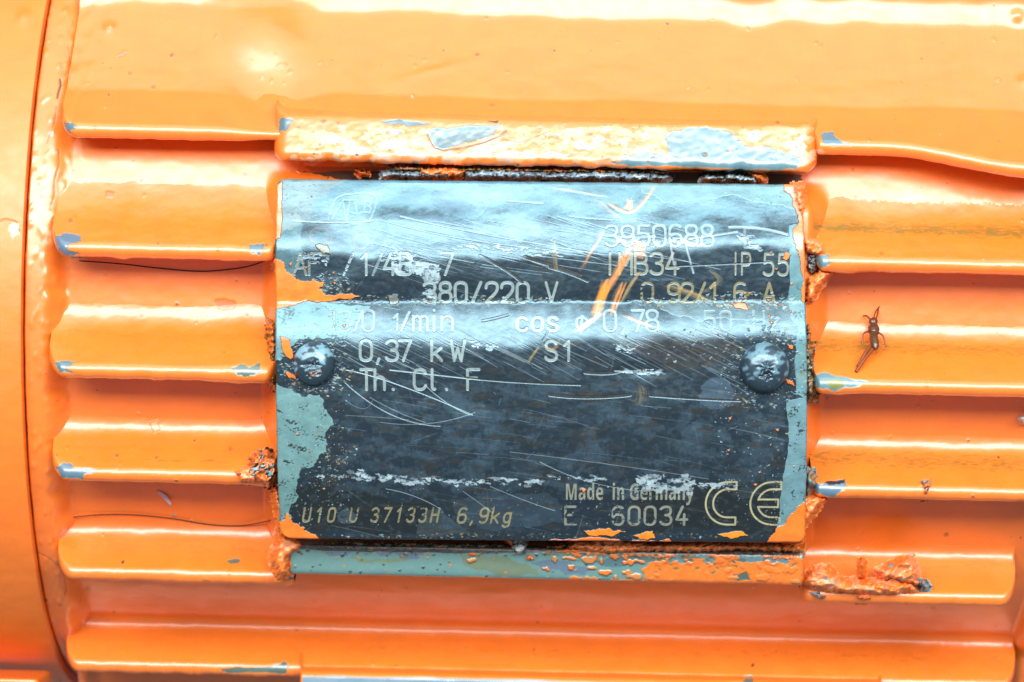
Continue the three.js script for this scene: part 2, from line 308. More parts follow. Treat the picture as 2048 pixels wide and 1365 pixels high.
// drum: floor between the fins, ring on the left, raised pad under the nameplate
{
  const rows = [];
  for (let X = 32; X <= 2230; X += 4) {
    const row = [];
    for (let ph = -52; ph <= 88; ph += 0.28) {
      const a = ph * Math.PI / 180, Y = YC + RF * Math.sin(a);
      const wob = 9 * fbm2(Y / 60, 3.1, 2);
      let r = lerp(floorR(a), RF - 30, (1 - smoothstep(Y, 190, 240)) * smoothstep(X, 100, 140));
      r = lerp(Math.max(r, 926), r, smoothstep(X + wob, 68, 116));
      const padY = smoothstep(Y, 350, 430) * (1 - smoothstep(Y, 1100, 1150));
      const padX = smoothstep(X, 508, 562) * (1 - smoothstep(X, 1612, 1672));
      r += 76 * padY * padX;
      r += 40 * smoothstep(X, 2140, 2170) * smoothstep(Y, 700, 800);
      const rough = Math.exp(-(((Y - 430) / 40) ** 2)) * smoothstep(X, 1640, 1700);
      r += rough * (1.6 * n2(X / 9, Y / 60) + 1.2 * n2(X / 20, Y / 30));
      row.push(round(r, a, X));
    }
    rows.push(row);
  }
  const first = rows[0].map(([X, Y, Z]) => { const a = Math.atan2(Y - YC, Z - ZC); return [X - 0.5, YC + (Y - YC) * 0.86, ZC + (Z - ZC) * 0.86]; });
  rows.unshift(first);
  const geo = surface(rows, (X, Y, Z) => lumps(X, Y, Z) * 0.9 + (1 - smoothstep(X, 90, 150)) * (1.0 * n3(X / 40, Y / 90, 1) + 1.6 * Math.max(0, n3(X / 22, Y / 40, 5) - 0.45) * 3));
  part('motor_housing', geo, orangePaint);
}

// end shield: smooth bell left of the thin dark joint
{
  const rows = [], prof = [];
  for (let X = -260; X <= 24; X += 6) prof.push([X, 948]);
  prof.push([28, 947.6], [29, 946.4], [29.5, 944], [29.7, 800]);
  for (const [X, r] of prof) {
    const row = [];
    for (let ph = -58; ph <= 88; ph += 0.5) { const a = ph * Math.PI / 180; row.push(round(r, a, X)); }
    rows.push(row);
  }
  part('end_shield', surface(rows, (X, Y, Z) => lumps(X, Y, Z) * 0.8 + 7 * Math.exp(-(((X + 12) / 13) ** 2 + ((Y - 30) / 14) ** 2))), shieldPaint);
  // joint face behind the gap
  const c = [];
  for (const X of [20, 44]) { const row = []; for (let ph = -58; ph <= 88; ph += 2) { const a = ph * Math.PI / 180; row.push(round(880, a, X)); } c.push(row); }
  part('joint_gasket', surface(c), new THREE.MeshStandardMaterial({ color: 0x1a0d05, roughness: 0.9 }));
}

// one fin: f = { y: seen crest height at the middle, x0, x1 seen ends, ... }
const RTIP = 17;
function finRows(f) {
  const rows = [], X0 = f.X0, X1 = f.X1;
  for (let X = X0; X <= X1 + 0.01; X += 3) {
    let e = 0;
    const eL = f.capL ?? 30, eR = f.capR ?? 22;
    if (X < X0 + eL) { const t = 1 - (X - X0) / eL; e = Math.max(e, f.dropL * (1 - Math.sqrt(Math.max(0, 1 - t * t)))); }
    if (X > X1 - eR) { const t = 1 - (X1 - X) / eR; e = Math.max(e, f.dropR * (1 - Math.sqrt(Math.max(0, 1 - t * t)))); }
    const wob = f.wob * (0.6 * fbm2(X / 70, f.Y / 10, 3) + 0.4 * Math.max(0, n2(X / 17, f.Y)) ** 2);
    const Yt = f.Y + (f.bend ? f.bend(X) : 0), Zt = f.Z + (f.bendZ ? f.bendZ(X) : 0);
    const r = RTIP + wob * 0.6 + (f.fat ? f.fat(X) : 0);
    const cy = Yt + 5 - e * DY + wob * 0.35, cz = Zt - RTIP - e * DZ;
    const uy = -DZ, uz = DY;                                            // normal of the upper face
    // where the upper face line meets the drum
    const by = cy + uy * r - YC, bz = cz + uz * r - ZC, b = by * DY + bz * DZ;
    let RL = RF, t = 0;
    for (let k = 0; k < 5; k++) { t = b - Math.sqrt(Math.max(0, b * b - by * by - bz * bz + RL * RL)); RL = floorR(Math.atan2(by - DY * t, bz - DZ * t)); }
    const py = by - DY * t, pz = bz - DZ * t, ang = Math.atan2(py, pz), fl = Math.min(f.fillet, t > 8 ? t * 0.75 : 6);
    const a2 = ang - f.fillet * (f.floorFillet ?? 1) / RF, P = [], RA = floorR(a2);
    P.push([YC + (RA - 5) * Math.sin(a2 - 0.008), ZC + (RA - 5) * Math.cos(a2 - 0.008)]);
    const A = [YC + (RA - 0.6) * Math.sin(a2), ZC + (RA - 0.6) * Math.cos(a2)], B = [YC + py, ZC + pz], C = [B[0] + DY * fl, B[1] + DZ * fl];
    for (let k = 0; k <= 22; k++) { const s = k / 22; P.push([0, 1].map((i) => (1 - s) ** 2 * A[i] + 2 * s * (1 - s) * B[i] + s * s * C[i])); }
    for (let k = 0; k <= 20; k++) { const th = k / 20 * Math.PI, u = Math.cos(th), v = Math.sin(th); P.push([cy + r * (uy * u + DY * v), cz + r * (uz * u + DZ * v)]); }
    P.push([cy - uy * (r + 6) - DY * (t + 40), cz - uz * (r + 6) - DZ * (t + 40)]);
    rows.push(resample(P, 110).map(([Y, Z]) => [X, Y, Z]));
  }
  return rows;
}
function fin(y, xa, xb, o = {}) {
  const A = M(xa, o.ya ?? y, zTip), B = M(xb, o.yb ?? y, zTip), mid = M((xa + xb) / 2, y, zTip);
  const f = { Y: mid[1], Z: mid[2], X0: A[0], X1: B[0], dropL: 95, capL: 46, dropR: 60, wob: 2, fillet: 40, ...o };
  return part('cooling_fin', surface(finRows(f), (X, Y, Z) => lumps(X, Y, Z) * 1.3 + 0.14 * n3(X / 17, Y / 13, Z / 13) + (o.drip ? o.drip * Math.max(0, n3(X / 13, Y / 16, Z / 16)) : 0)), orangePaint, motor, o.label);
}
const blob = (x, w, a) => (X) => a * Math.exp(-(((X - x) / w) ** 2));
fin(495, 92, 556, { fillet: 62, wob: 3, fat: (X) => blob(240, 14, 3)(X) + blob(450, 20, 3)(X) });
fin(738, 86, 552, { fillet: 46, wob: 4.5, fat: (X) => blob(480, 45, 5)(X) });
fin(945, 92, 548, { fillet: 34, wob: 2.5, fat: blob(520, 25, 4) });
fin(1145, 104, 590, { fillet: 40, wob: 4, dropR: 30, fat: (X) => blob(330, 60, 2)(X) + blob(560, 30, 5)(X) });
fin(525, 1632, 2170, { fillet: 48, wob: 2.5, dropL: 60, capL: 18, dropR: 60, fat: (X) => blob(1690, 30, 5)(X) });
fin(770, 1628, 2170, { fillet: 36, wob: 2, dropL: 60, capL: 14, fat: blob(1680, 30, 3) });
fin(980, 1626, 2170, { fillet: 32, wob: 2.5, dropL: 60, capL: 14 });
fin(1190, 1604, 2046, { fillet: 36, wob: 3, dropL: 40, capL: 20, capR: 44, dropR: 120 });
fin(1347, 128, 2052, { fillet: 34, wob: 5, capL: 40, capR: 44, dropR: 120, label: 'lowest cooling fin running the whole width' });

// flat flange along the top with its lip
const tip1 = M(1024, 273, zTip);
const panelZ = (Y) => tip1[2] - 12 - (tip1[1] - 10 - Y) * DZ / DY;
{
  const rows = [];
  for (let X = 96; X <= 2230; X += 4) {
    const P = [], bend = 40 * smoothstep(X, 1760, 2060) ** 1.1, bz = 0.8 * bend;
    const inLedge = smoothstep(X, 552, 566) * (1 - smoothstep(X, 1622, 1636));
    const eL = inLedge > 0 ? 55 * inLedge : X < 136 ? 70 * (1 - Math.sqrt(1 - ((136 - X) / 40) ** 2)) : 0, wob = 2.4 * fbm2(X / 60, 9.1, 3);
    const cy = tip1[1] + 4 + bend - eL * DY + wob * 0.3, cz = tip1[2] - RTIP + bz - eL * DZ, r = RTIP + wob * 0.5, uy = -DZ, uz = DY;
    // upward: lip, sloping face, crease, gentler plate, hollow, rise
    const Q = [];
    Q.push([cy - uy * (r + 4) - DY * 190, cz - uz * (r + 4) - DZ * 190]);
    for (let k = 20; k >= 0; k--) { const th = k / 20 * Math.PI, u = Math.cos(th), v = Math.sin(th); Q.push([cy + r * (uy * u + DY * v), cz + r * (uz * u + DZ * v)]); }
    let [y, z] = Q[Q.length - 1];
    const crease = 192 + 4 * n2(X / 300, 2), hollow = 15 + 12 * fbm2(X / 210, 5.3, 2) - 20 * Math.exp(-(((X - 555) / 40) ** 2)) - 12 * Math.exp(-(((X - 240) / 90) ** 2)) + 14 * Math.exp(-(((X - 1515) / 45) ** 2));
    while (y > -190) {
      const nrm = y > crease ? 50 : y > crease - 10 ? lerp(50, 37, (crease - y) / 10) : y > hollow ? 37 - 3 * smoothstep(crease - y, 0, 150) : lerp(lerp(34, 9, smoothstep(hollow - y, 0, 26)), -16, smoothstep(hollow - y, 46, 90));
      y -= 3; z -= 3 * Math.tan(nrm * Math.PI / 180);
      Q.push([y, z]);
    }
    rows.push(resample(Q.reverse(), 170).map(([Y, Z]) => [X, Y, Z]));
  }
  const dent = (X, Y) => -36 * ((Y - 114) / 72) * Math.exp(-0.5 * ((Y - 114) / 72) ** 2) * Math.exp(-((Math.abs(X - 494 - (Y - 112) * 0.35) / 84) ** 3)) - 4 * Math.exp(-(((X - 420) / 60) ** 2 + ((Y - 40) / 40) ** 2)) + 2 * Math.exp(-(((X - 850) / 60) ** 2 + ((Y - 125 - (X - 850) * -0.3) / 10) ** 2));
  const nub = (X, Y, x, y, s) => 7 * Math.exp(-(((X - x) / s) ** 2 + ((Y - y) / s) ** 2));
  const n1 = M(218, 57, zRing), n2_ = M(2034, 32, zRing), n3_ = M(2052, 165, zRing);
  part('top_flange', surface(rows, (X, Y, Z) => lumps(X, Y, Z) * 0.8 + dent(X, Y) + nub(X, Y, n1[0], n1[1], 12) + nub(X, Y, n2_[0], n2_[1], 13) + nub(X, Y, n3_[0], n3_[1], 12) + (X < 170 ? 1.6 * n3(X / 30, Y / 50, 2) * (1 - smoothstep(X, 120, 170)) : 0)), orangePaint);
}

// ledges above and below the nameplate
function ledge(xa, xb, prof, capd, label, noise) {
  const rows = [];
  for (let X = xa; X <= xb + 0.01; X += 3) {
    const t = Math.max(0, 1 - (X - xa) / capd, 1 - (xb - X) / capd), e = 70 * (1 - Math.sqrt(1 - t * t)) + 4 * t;
    rows.push(resample(prof(X), 70).map(([Y, Z]) => [X, Y - e * DY * 0.55, Z - e * DZ]));
  }
  return part('plate_ledge', surface(rows, noise), ledgePaint, motor, label);
}
{
  const A = M(545, 250), B = M(1640, 280), yT = tip1[1] - 36;
  ledge(A[0], B[0], (X) => {
    const P = [[yT - 16, panelZ(yT - 16) - 8]], w = 5 * fbm2(X / 60, 4.4, 4), z0 = panelZ(yT) + 30, t = Math.tan(17 * Math.PI / 180), L = 80 + w;
    P.push([yT - 3, z0 - 8], [yT, z0 - 1], [yT + 5, z0 + 4], [yT + 12, z0 + 7]);
    const ye = yT + 12 + L - 18, ze = z0 + 7 + (L - 18) * t, r = 15;
    const c0 = [ye - Math.sin(0.436) * r, ze - Math.cos(0.436) * r];
    for (let k = 0; k <= 12; k++) { const th = 0.436 * -1 + k / 12 * 2.5; P.push([c0[0] + r * Math.sin(th) + r * 0.84, c0[1] + r * Math.cos(th)]); }
    const q = P[P.length - 1];
    P.push([q[0] - 90 * DY, q[1] - 90 * DZ - 30]);
    return P;
  }, 34, undefined, (X, Y, Z) => 1.2 * lumps(X, Y, Z) + 0.9 * fbm3(X / 26, Y / 16, Z / 16, 3));
}
{
  const A = M(572, 1120), B = M(1612, 1140);
  ledge(A[0], B[0], (X) => {
    const a = M(1024, 1090, () => -150), b = M(1024, 1150, () => -168), w = 2.5 * fbm2(X / 60, 8.8, 3), P = [];
    P.push([a[1] - 30, -290], [a[1] - 6, -172], [a[1], -146], [a[1] + 6, -138], [a[1] + 14, -136 + w * 0.4], [b[1] - 4, -154]);
    for (let k = 0; k <= 10; k++) { const th = -0.2 + k / 10 * 2.3 + 0.4; P.push([b[1] - 5 + 13 * Math.sin(th), -168 + 13 * Math.cos(th) + w * 0.3]); }
    P.push([b[1] - 70, -290]);
    return P;
  }, 14, undefined, (X, Y, Z) => 1.2 * lumps(X, Y, Z) + (X > 1290 ? 1.6 : 0.5) * fbm3(X / 15, Y / 12, Z / 12, 3));
}
{
  const A = M(602, 1352), B = M(1760, 1370), y0 = M(1024, 1354, () => -395)[1];
  ledge(A[0], B[0], (X) => {
    const P = [[y0 - 8, -480], [y0 - 4, -402], [y0, -394], [y0 + 8, -388], [y0 + 60, -384], [y0 + 72, -392], [y0 + 70, -480]];
    return P;
  }, 8, 'lower plate ledge bared to blue grey metal', (X, Y, Z) => lumps(X, Y, Z));
}
// lug of the end shield in the lower left corner
{
  const q = M(40, 1366, () => -420), sh = new THREE.Shape();
  sh.moveTo(-300, 0); sh.lineTo(26, 0); sh.quadraticCurveTo(34, 0, 34, 8); sh.lineTo(34, 140); sh.lineTo(-300, 140);
  const g = new THREE.ExtrudeGeometry(sh, { depth: 130, bevelEnabled: true, bevelSize: 8, bevelThickness: 10, bevelSegments: 5, steps: 1 });
  const p = g.attributes.position, uv = g.attributes.uv;
  for (let i = 0; i < p.count; i++) { const X = p.getX(i) - 26, Y = q[1] + p.getY(i), Z = -560 + p.getZ(i) - p.getY(i) * 0.3; p.setXYZ(i, (X - 1024) * S, -(Y - 682.5) * S, Z * S); const t = uvCast(X, Y); uv.setXY(i, t[0], t[1]); }
  const idx = []; for (let i = 0; i < p.count; i += 3) idx.push(i, i + 2, i + 1);
  g.setIndex(idx); g.computeVertexNormals();
  part('shield_lug', g, orangePaint);
}

// ---------------------------------------------------------------- nameplate
const plateZ = (() => {
  const seg = [[340, 16], [468, 16.5], [490, 13], [514, -2], [560, -4], [588, -9], [600, -6], [606, 21], [640, 17], [668, 10], [698, -4], [780, -6], [945, -13], [962, -20], [1110, -19]];
  const ang = (Y) => { for (let i = 1; i < seg.length; i++) if (Y <= seg[i][0]) return lerp(seg[i - 1][1], seg[i][1], (Y - seg[i - 1][0]) / (seg[i][0] - seg[i - 1][0])); return -19; };
  const tab = []; let z = -44;
  for (let Y = 340; Y <= 1120; Y++) { tab.push(z); z += Math.tan(ang(Y) * Math.PI / 180); }
  return (Y) => { const t = clamp(Y - 340, 0, tab.length - 2), i = Math.floor(t); return lerp(tab[i], tab[i + 1], t - i); };
})();
const PX0 = 540, PY0 = 345, PW = 1090, PH = 755, TW = 2048, TH = 1418, TK = TW / PW;
const ink = {};
for (const k of ['c', 'h', 'r', 't']) {
  const cv = document.createElement('canvas'); cv.width = TW; cv.height = TH;
  ink[k] = cv.getContext('2d'); ink[k].setTransform(TK, 0, 0, TK, -PX0 * TK, -PY0 * TK);
  ink[k].lineCap = ink[k].lineJoin = 'round';
}
// plate texture space is the flat pressed-out plate, in the units of the casting, upright like the lettering
ink.c.fillStyle = lin(0.009, 0.015, 0.023); ink.h.fillStyle = grey(128); ink.r.fillStyle = grey(78);
for (const k of 'chr') ink[k].fillRect(0, 0, 2000, 1500);
const P2 = (pts, j = 8, d = 4) => ragged(pts, j, d);
function pl(pts, color, { h, r, a = 1, jit = 8 } = {}) { const p = P2(pts, jit); fillPoly(ink.c, p, color, a); if (h !== undefined) fillPoly(ink.h, p, grey(h), a); if (r !== undefined) fillPoly(ink.r, p, grey(r), a); }
// stains in the black print
for (let i = 0; i < 260; i++) {
  const x = rr(560, 1600), y = rr(480, 1080), s = rr(10, 60);
  fillPoly(ink.c, P2([[x, y], [x + s, y + rr(-s, s) * 0.3], [x + s * 1.2, y + s * 0.5], [x + s * 0.2, y + s * 0.6]], s * 0.5), rnd() < 0.6 ? lin(0.04, 0.075, 0.1) : rnd() < 0.6 ? lin(0.018, 0.02, 0.024) : lin(0.05, 0.035, 0.025), rr(0.06, 0.3));
}
for (let i = 0; i < 60; i++) { const x = rr(660, 1560), y = rr(760, 950), s = rr(20, 70); fillPoly(ink.c, P2([[x, y], [x + s, y + rr(-6, 6)], [x + s * 1.1, y + s * 0.3], [x, y + s * 0.35]], 16), lin(0.045, 0.085, 0.11), rr(0.1, 0.3)); }
pl([[575, 985], [700, 975], [860, 1000], [900, 1070], [620, 1072], [575, 1050]], lin(0.008, 0.009, 0.009), { a: 0.9, jit: 34 });
pl([[1290, 985], [1570, 975], [1570, 1070], [1300, 1075]], lin(0.009, 0.010, 0.009), { a: 0.88, jit: 34 });
pl([[900, 1000], [1100, 990], [1130, 1050], [960, 1062]], lin(0.035, 0.06, 0.085), { a: 0.55, jit: 30 });
pl([[850, 1025], [880, 1020], [940, 1072], [830, 1074]], lin(0.12, 0.2, 0.25), { a: 0.28, jit: 16 });
// remaining blue-green primer: borders, and a top strip that doubles as painted sheen
const PRIMER = lin(0.1, 0.215, 0.24);
// worn blue-green primer film; along the top it also paints in reflected light
function film(x0, y0, x1, y1, rgb, cover) {
  ink.c.save(); ink.c.setTransform(1, 0, 0, 1, 0, 0);
  const X0 = Math.max(0, Math.round((x0 - PX0) * TK)), Y0 = Math.max(0, Math.round((y0 - PY0) * TK)), w = Math.min(TW, Math.round((x1 - PX0) * TK)) - X0, h = Math.min(TH, Math.round((y1 - PY0) * TK)) - Y0;
  const im = ink.c.getImageData(X0, Y0, w, h), d = im.data, c = new THREE.Color().setRGB(...rgb).convertLinearToSRGB();
  for (let y = 0; y < h; y++) for (let x = 0; x < w; x++) {
    const X = PX0 + (X0 + x) / TK, Y = PY0 + (Y0 + y) / TK, i = (y * w + x) * 4, a = clamp(cover(X, Y), 0, 1);
    d[i] = lerp(d[i], c.r * 255, a); d[i + 1] = lerp(d[i + 1], c.g * 255, a); d[i + 2] = lerp(d[i + 2], c.b * 255, a);
  }
  ink.c.putImageData(im, X0, Y0); ink.c.restore();
}
film(540, 345, 1630, 540, [0.085, 0.2, 0.25], (X, Y) => 0.85 * smoothstep(0.62 + 0.55 * fbm2(X / 120, Y / 45, 5) + 0.18 * fbm2(X / 16, Y / 10, 3) - (Y - 430) / 130, 0.25, 0.75));  // primer blotches, with the top zone's bluish reflection put into the colour
film(640, 760, 1570, 1000, [0.045, 0.08, 0.115], (X, Y) => 0.42 * smoothstep(fbm2(X / 95, Y / 50, 5) + 0.12 * n2(X / 8, Y / 20), -0.05, 0.35));
film(560, 480, 1600, 1085, [0.06, 0.085, 0.1], (X, Y) => 0.3 * smoothstep(fbm2(X / 30 + 40, Y / 22, 4), 0.15, 0.4));
film(560, 600, 1600, 1085, [0.03, 0.019, 0.012], (X, Y) => 0.5 * smoothstep(fbm2(X / 110 - 20, Y / 26, 4), 0.2, 0.45));
for (const b of [[[860, 385], [930, 380], [950, 420], [900, 430], [865, 410]], [[640, 470], [760, 440], [900, 455], [1120, 470], [900, 485], [720, 488]], [[770, 430], [830, 420], [1000, 455], [1150, 462], [960, 472], [840, 450]]]) pl(b, lin(0.05, 0.10, 0.15), { a: 0.7, jit: 20, h: 126 });
pl([[540, 430], [600, 430], [610, 520], [575, 560], [540, 560]], PRIMER, { a: 0.6, jit: 14 });
pl([[540, 600], [640, 600], [740, 612], [720, 640], [690, 680], [640, 676], [590, 690], [560, 720], [540, 720]], PRIMER, { jit: 14, h: 140, r: 110 });
pl([[540, 760], [580, 778], [640, 790], [668, 850], [652, 905], [610, 938], [590, 990], [575, 1020], [565, 1100], [540, 1100]], lin(0.105, 0.215, 0.22), { jit: 26, h: 140, r: 105 });
pl([[1572, 800], [1640, 780], [1640, 1100], [1560, 1060], [1572, 940]], lin(0.11, 0.22, 0.25), { jit: 12, h: 140, r: 90 });
pl([[1580, 450], [1640, 440], [1640, 800], [1590, 790], [1596, 660], [1575, 600]], PRIMER, { jit: 12, h: 138, r: 100 });
pl([[1300, 600], [1420, 604], [1520, 600], [1600, 610], [1600, 650], [1500, 640], [1400, 645]], lin(0.12, 0.18, 0.18), { a: 0.55, jit: 18, h: 140 });
pl([[545, 358], [700, 355], [620, 400], [620, 440], [560, 470], [545, 440]], lin(0.18, 0.18, 0.15), { a: 0.5, jit: 22, r: 130 });
pl([[1280, 360], [1600, 362], [1596, 420], [1480, 390], [1360, 400], [1290, 385]], lin(0.1, 0.21, 0.21), { a: 0.75, jit: 16, h: 142, r: 110 });
for (const [x, y, s] of [[1432, 792, 36], [690, 1040, 18]]) pl([0, 1, 2, 3, 4, 5, 6, 7, 8, 9].map((k) => [x + s * Math.cos(k * 0.628), y + s * (k > 5 ? 1 : 0.8) * Math.sin(k * 0.628)]), lin(0.07, 0.12, 0.17), { a: 0.5, jit: 12 });

film(540, 600, 690, 1090, [0.012, 0.014, 0.012], (X, Y) => 0.85 * smoothstep(fbm2(X / 9, Y / 7, 4) * 0.7 + fbm2(X / 50, Y / 40, 3) * 0.8, 0.34, 0.5));
film(1540, 400, 1630, 1090, [0.012, 0.014, 0.012], (X, Y) => 0.85 * smoothstep(fbm2(X / 8, Y / 8, 4) * 0.7 + fbm2(X / 40, Y / 60, 3) * 0.8, 0.36, 0.52));
film(540, 345, 1630, 430, [0.02, 0.035, 0.04], (X, Y) => 0.5 * smoothstep(n2(X / 5, Y / 2.5) * 0.5 + fbm2(X / 60, Y / 14, 4), 0.38, 0.6));
// engraved lettering: single strokes
const GL = {
  0: 'M0 2Q0 0 2 0Q4 0 4 2L4 5Q4 7 2 7Q0 7 0 5Z', 1: 'M.9 1.6L2.4 0L2.4 7', 2: 'M0 1.8Q0 0 2 0Q4 0 4 1.8Q4 2.8 3 4L0 7L4 7', 3: 'M0 .9Q.8 0 2 0Q3.8 0 3.8 1.7Q3.8 3.3 1.8 3.3Q4 3.3 4 5.1Q4 7 2 7Q.6 7 0 6',
  4: 'M2.2 0L0 5L4 5M2.9 3L2.9 7', 5: 'M3.8 0L.5 0L.3 3Q1 2.6 2 2.6Q4 2.6 4 4.7Q4 7 2 7Q.7 7 0 6.2', 6: 'M3.6 .5Q2.8 0 2 0Q0 0 0 2.6L0 4.8Q0 7 2 7Q4 7 4 4.9Q4 3 2 3Q.5 3 0 4.3', 7: 'M0 0L4 0L1.4 7',
  8: 'M2 3.2Q.2 3.2 .2 1.6Q.2 0 2 0Q3.8 0 3.8 1.6Q3.8 3.2 2 3.2Q0 3.2 0 5.1Q0 7 2 7Q4 7 4 5.1Q4 3.2 2 3.2', 9: 'M.4 6.5Q1.2 7 2 7Q4 7 4 4.4L4 2.2Q4 0 2 0Q0 0 0 2.1Q0 4 2 4Q3.5 4 4 2.7',
  A: 'M0 7L2 0L4 7M.7 4.8L3.3 4.8', B: 'M0 0L0 7L2.2 7Q4 7 4 5Q4 3.3 2.2 3.3L0 3.3M2.2 3.3Q3.7 3.3 3.7 1.7Q3.7 0 2 0L0 0', C: 'M4 1.4Q3.6 0 2 0Q0 0 0 2.2L0 4.8Q0 7 2 7Q3.6 7 4 5.6', E: 'M4 0L0 0L0 7L4 7M0 3.3L3.2 3.3', F: 'M4 0L0 0L0 7M0 3L3.2 3',
  H: 'M0 0L0 7M4 0L4 7M0 3.4L4 3.4', I: 'M2 0L2 7', M: 'M0 7L0 0L2 4L4 0L4 7', N: 'M0 7L0 0L4 7L4 0', P: 'M0 7L0 0L2.2 0Q4 0 4 2Q4 4 2.2 4L0 4', S: 'M3.8 1Q3.2 0 2 0Q.2 0 .2 1.7Q.2 3 2 3.4Q4 3.8 4 5.2Q4 7 2 7Q.5 7 0 5.9', T: 'M0 0L4 0M2 0L2 7', U: 'M0 0L0 5Q0 7 2 7Q4 7 4 5L4 0', V: 'M0 0L2 7L4 0', W: 'M0 0L1 7L2.2 2.6L3.4 7L4.6 0',
  c: 'M3.6 3.2Q3 2.4 2 2.4Q.2 2.4 .2 4.7Q.2 7 2 7Q3 7 3.6 6.2', g: 'M3.6 2.4L3.6 7.2Q3.6 9 2 9Q.9 9 .4 8.4M3.6 4.6Q3.6 2.4 2 2.4Q.3 2.4 .3 4.6Q.3 6.8 2 6.8Q3.6 6.8 3.6 4.6', h: 'M.3 0L.3 7M.3 4Q.7 2.6 2 2.6Q3.6 2.6 3.6 4.4L3.6 7', i: 'M2 2.6L2 7M2 .9L2 .95', k: 'M.3 0L.3 7M3.6 2.6L.3 5.2M1.5 4.4L3.8 7', l: 'M1.6 0L1.6 6Q1.6 7 2.6 6.9',
  m: 'M-.2 7L-.2 2.6M-.2 3.8Q.1 2.6 1 2.6Q1.9 2.6 1.9 4L1.9 7M1.9 4Q2.1 2.6 3.1 2.6Q4.1 2.6 4.1 4L4.1 7', n: 'M.3 7L.3 2.6M.3 4Q.7 2.6 2 2.6Q3.6 2.6 3.6 4.4L3.6 7', o: 'M2 2.4Q.2 2.4 .2 4.7Q.2 7 2 7Q3.8 7 3.8 4.7Q3.8 2.4 2 2.4', s: 'M3.4 3.1Q3 2.4 2 2.4Q.5 2.4 .5 3.6Q.5 4.5 2 4.7Q3.6 5 3.6 5.9Q3.6 7 2 7Q.8 7 .3 6.2', z: 'M.4 2.6L3.6 2.6L.4 7L3.6 7',
  'φ': 'M2 2.4Q.2 2.4 .2 4.4Q.2 6.4 2 6.4Q3.8 6.4 3.8 4.4Q3.8 2.4 2 2.4M2.2 2L1.6 8', '/': 'M3.6 0L.6 7', ',': 'M2 6.4L1.4 8', '.': 'M1.9 6.9L2.1 7', '-': 'M.2 3.7L3.9 3.7',
};
function text(str, x0, x1, yTop, yBase, { lw = 7, color = '#fff', slant = 0, wear = 0, sx = 1 } = {}) {
  const k = (yBase - yTop) / 7, n = str.length, adv = n > 1 ? (x1 - x0 - 4 * k * sx) / (n - 1) : 0, ctx = ink.t;
  for (let i = 0; i < n; i++) {
    const g = GL[str[i]]; if (!g) continue;
    ctx.save(); ctx.translate(x0 + adv * i, yTop); ctx.transform(1, 0, -slant, 1, slant * (yBase - yTop), 0); ctx.scale(k * sx, k);
    ctx.lineWidth = lw * 0.9 / k; ctx.strokeStyle = color; ctx.globalAlpha = 1 - wear; ctx.stroke(new Path2D(g)); ctx.restore();
  }
}
const L1 = lin(0.19, 0.26, 0.26), L2 = lin(0.2, 0.22, 0.17), L3 = lin(0.18, 0.17, 0.09);
text('3950688', 1212, 1427, 451, 492, { color: L1, lw: 6 });
text('E', 1490, 1513, 456, 494, { color: L1, lw: 6, wear: 0.35 });
text('AF', 588, 642, 507, 549, { color: L2, lw: 6, wear: 0.25 });
text('/', 684, 708, 507, 549, { color: L1, lw: 6 });
text('1', 718, 742, 507, 549, { color: L1, lw: 6 }); text('/', 742, 762, 507, 549, { color: L1, lw: 6, wear: 0.3 });
text('4B', 768, 824, 507, 549, { color: L1, lw: 6 }); text('-7', 834, 906, 507, 549, { color: L1, lw: 6 });
text('IMB34', 1208, 1357, 506, 548, { color: L2, lw: 6 }); text('IP', 1463, 1501, 506, 548, { color: L2, lw: 6, sx: 0.7 }); text('55', 1528, 1576, 508, 550, { color: L2, lw: 6, sx: 0.8 });
text('A', 670, 694, 565, 600, { color: L3, lw: 5, wear: 0.5 });
text('380/220', 848, 1057, 565, 605, { color: L1, lw: 7 }); text('V', 1092, 1120, 565, 604, { color: L1, lw: 6 });
text('0,92/1,6', 1284, 1492, 566, 605, { color: L3, lw: 6 }); text('A', 1528, 1556, 566, 605, { color: L3, lw: 6 });
text('1370', 655, 748, 622, 662, { color: L1, lw: 6, wear: 0.25 }); text('1', 784, 802, 630, 662, { color: L1, lw: 5, wear: 0.1 }); text('/', 800, 822, 626, 662, { color: L1, lw: 6 }); text('min', 828, 908, 616, 662, { color: L1, lw: 6 });
text('cos', 1033, 1117, 622, 662, { color: L1, lw: 8 }); text('φ', 1152, 1178, 622, 662, { color: L1, lw: 6, wear: 0.1 }); text('0,78', 1208, 1316, 622, 663, { color: L1, lw: 6, wear: 0.1 }); text('50 Hz', 1408, 1560, 624, 660, { color: L1, lw: 6, wear: 0.5 });
text('0,37', 721, 822, 681, 721, { color: L1, lw: 6.5 }); text('kW', 862, 926, 681, 721, { color: L1, lw: 6.5 });
text('S1', 1091, 1146, 682, 721, { color: L1, lw: 6.5 });
text('Th. Cl. F', 722, 958, 739, 779, { color: L1, lw: 6.5 });
text('U10', 600, 663, 1020, 1048, { color: L3, lw: 5.5, slant: 0.2, sx: 0.8 }); text('U', 695, 715, 1020, 1048, { color: L3, lw: 5.5, slant: 0.2, sx: 0.8 }); text('37133H', 738, 872, 1020, 1048, { color: L3, lw: 5.5, slant: 0.2, sx: 0.8 });
text('6,9', 913, 972, 1020, 1050, { color: L3, lw: 5.5, slant: 0.2, sx: 0.9 }); text('kg', 980, 1020, 1020, 1050, { color: L3, lw: 5, slant: 0.2, sx: 0.9 });
ink.t.save(); ink.t.translate(1130, 1003); ink.t.scale(0.72, 1.12); ink.t.font = 'bold 42px sans-serif'; ink.t.fillStyle = L2; ink.t.fillText('Made  in Germany', 0, 0, 362); ink.t.restore();
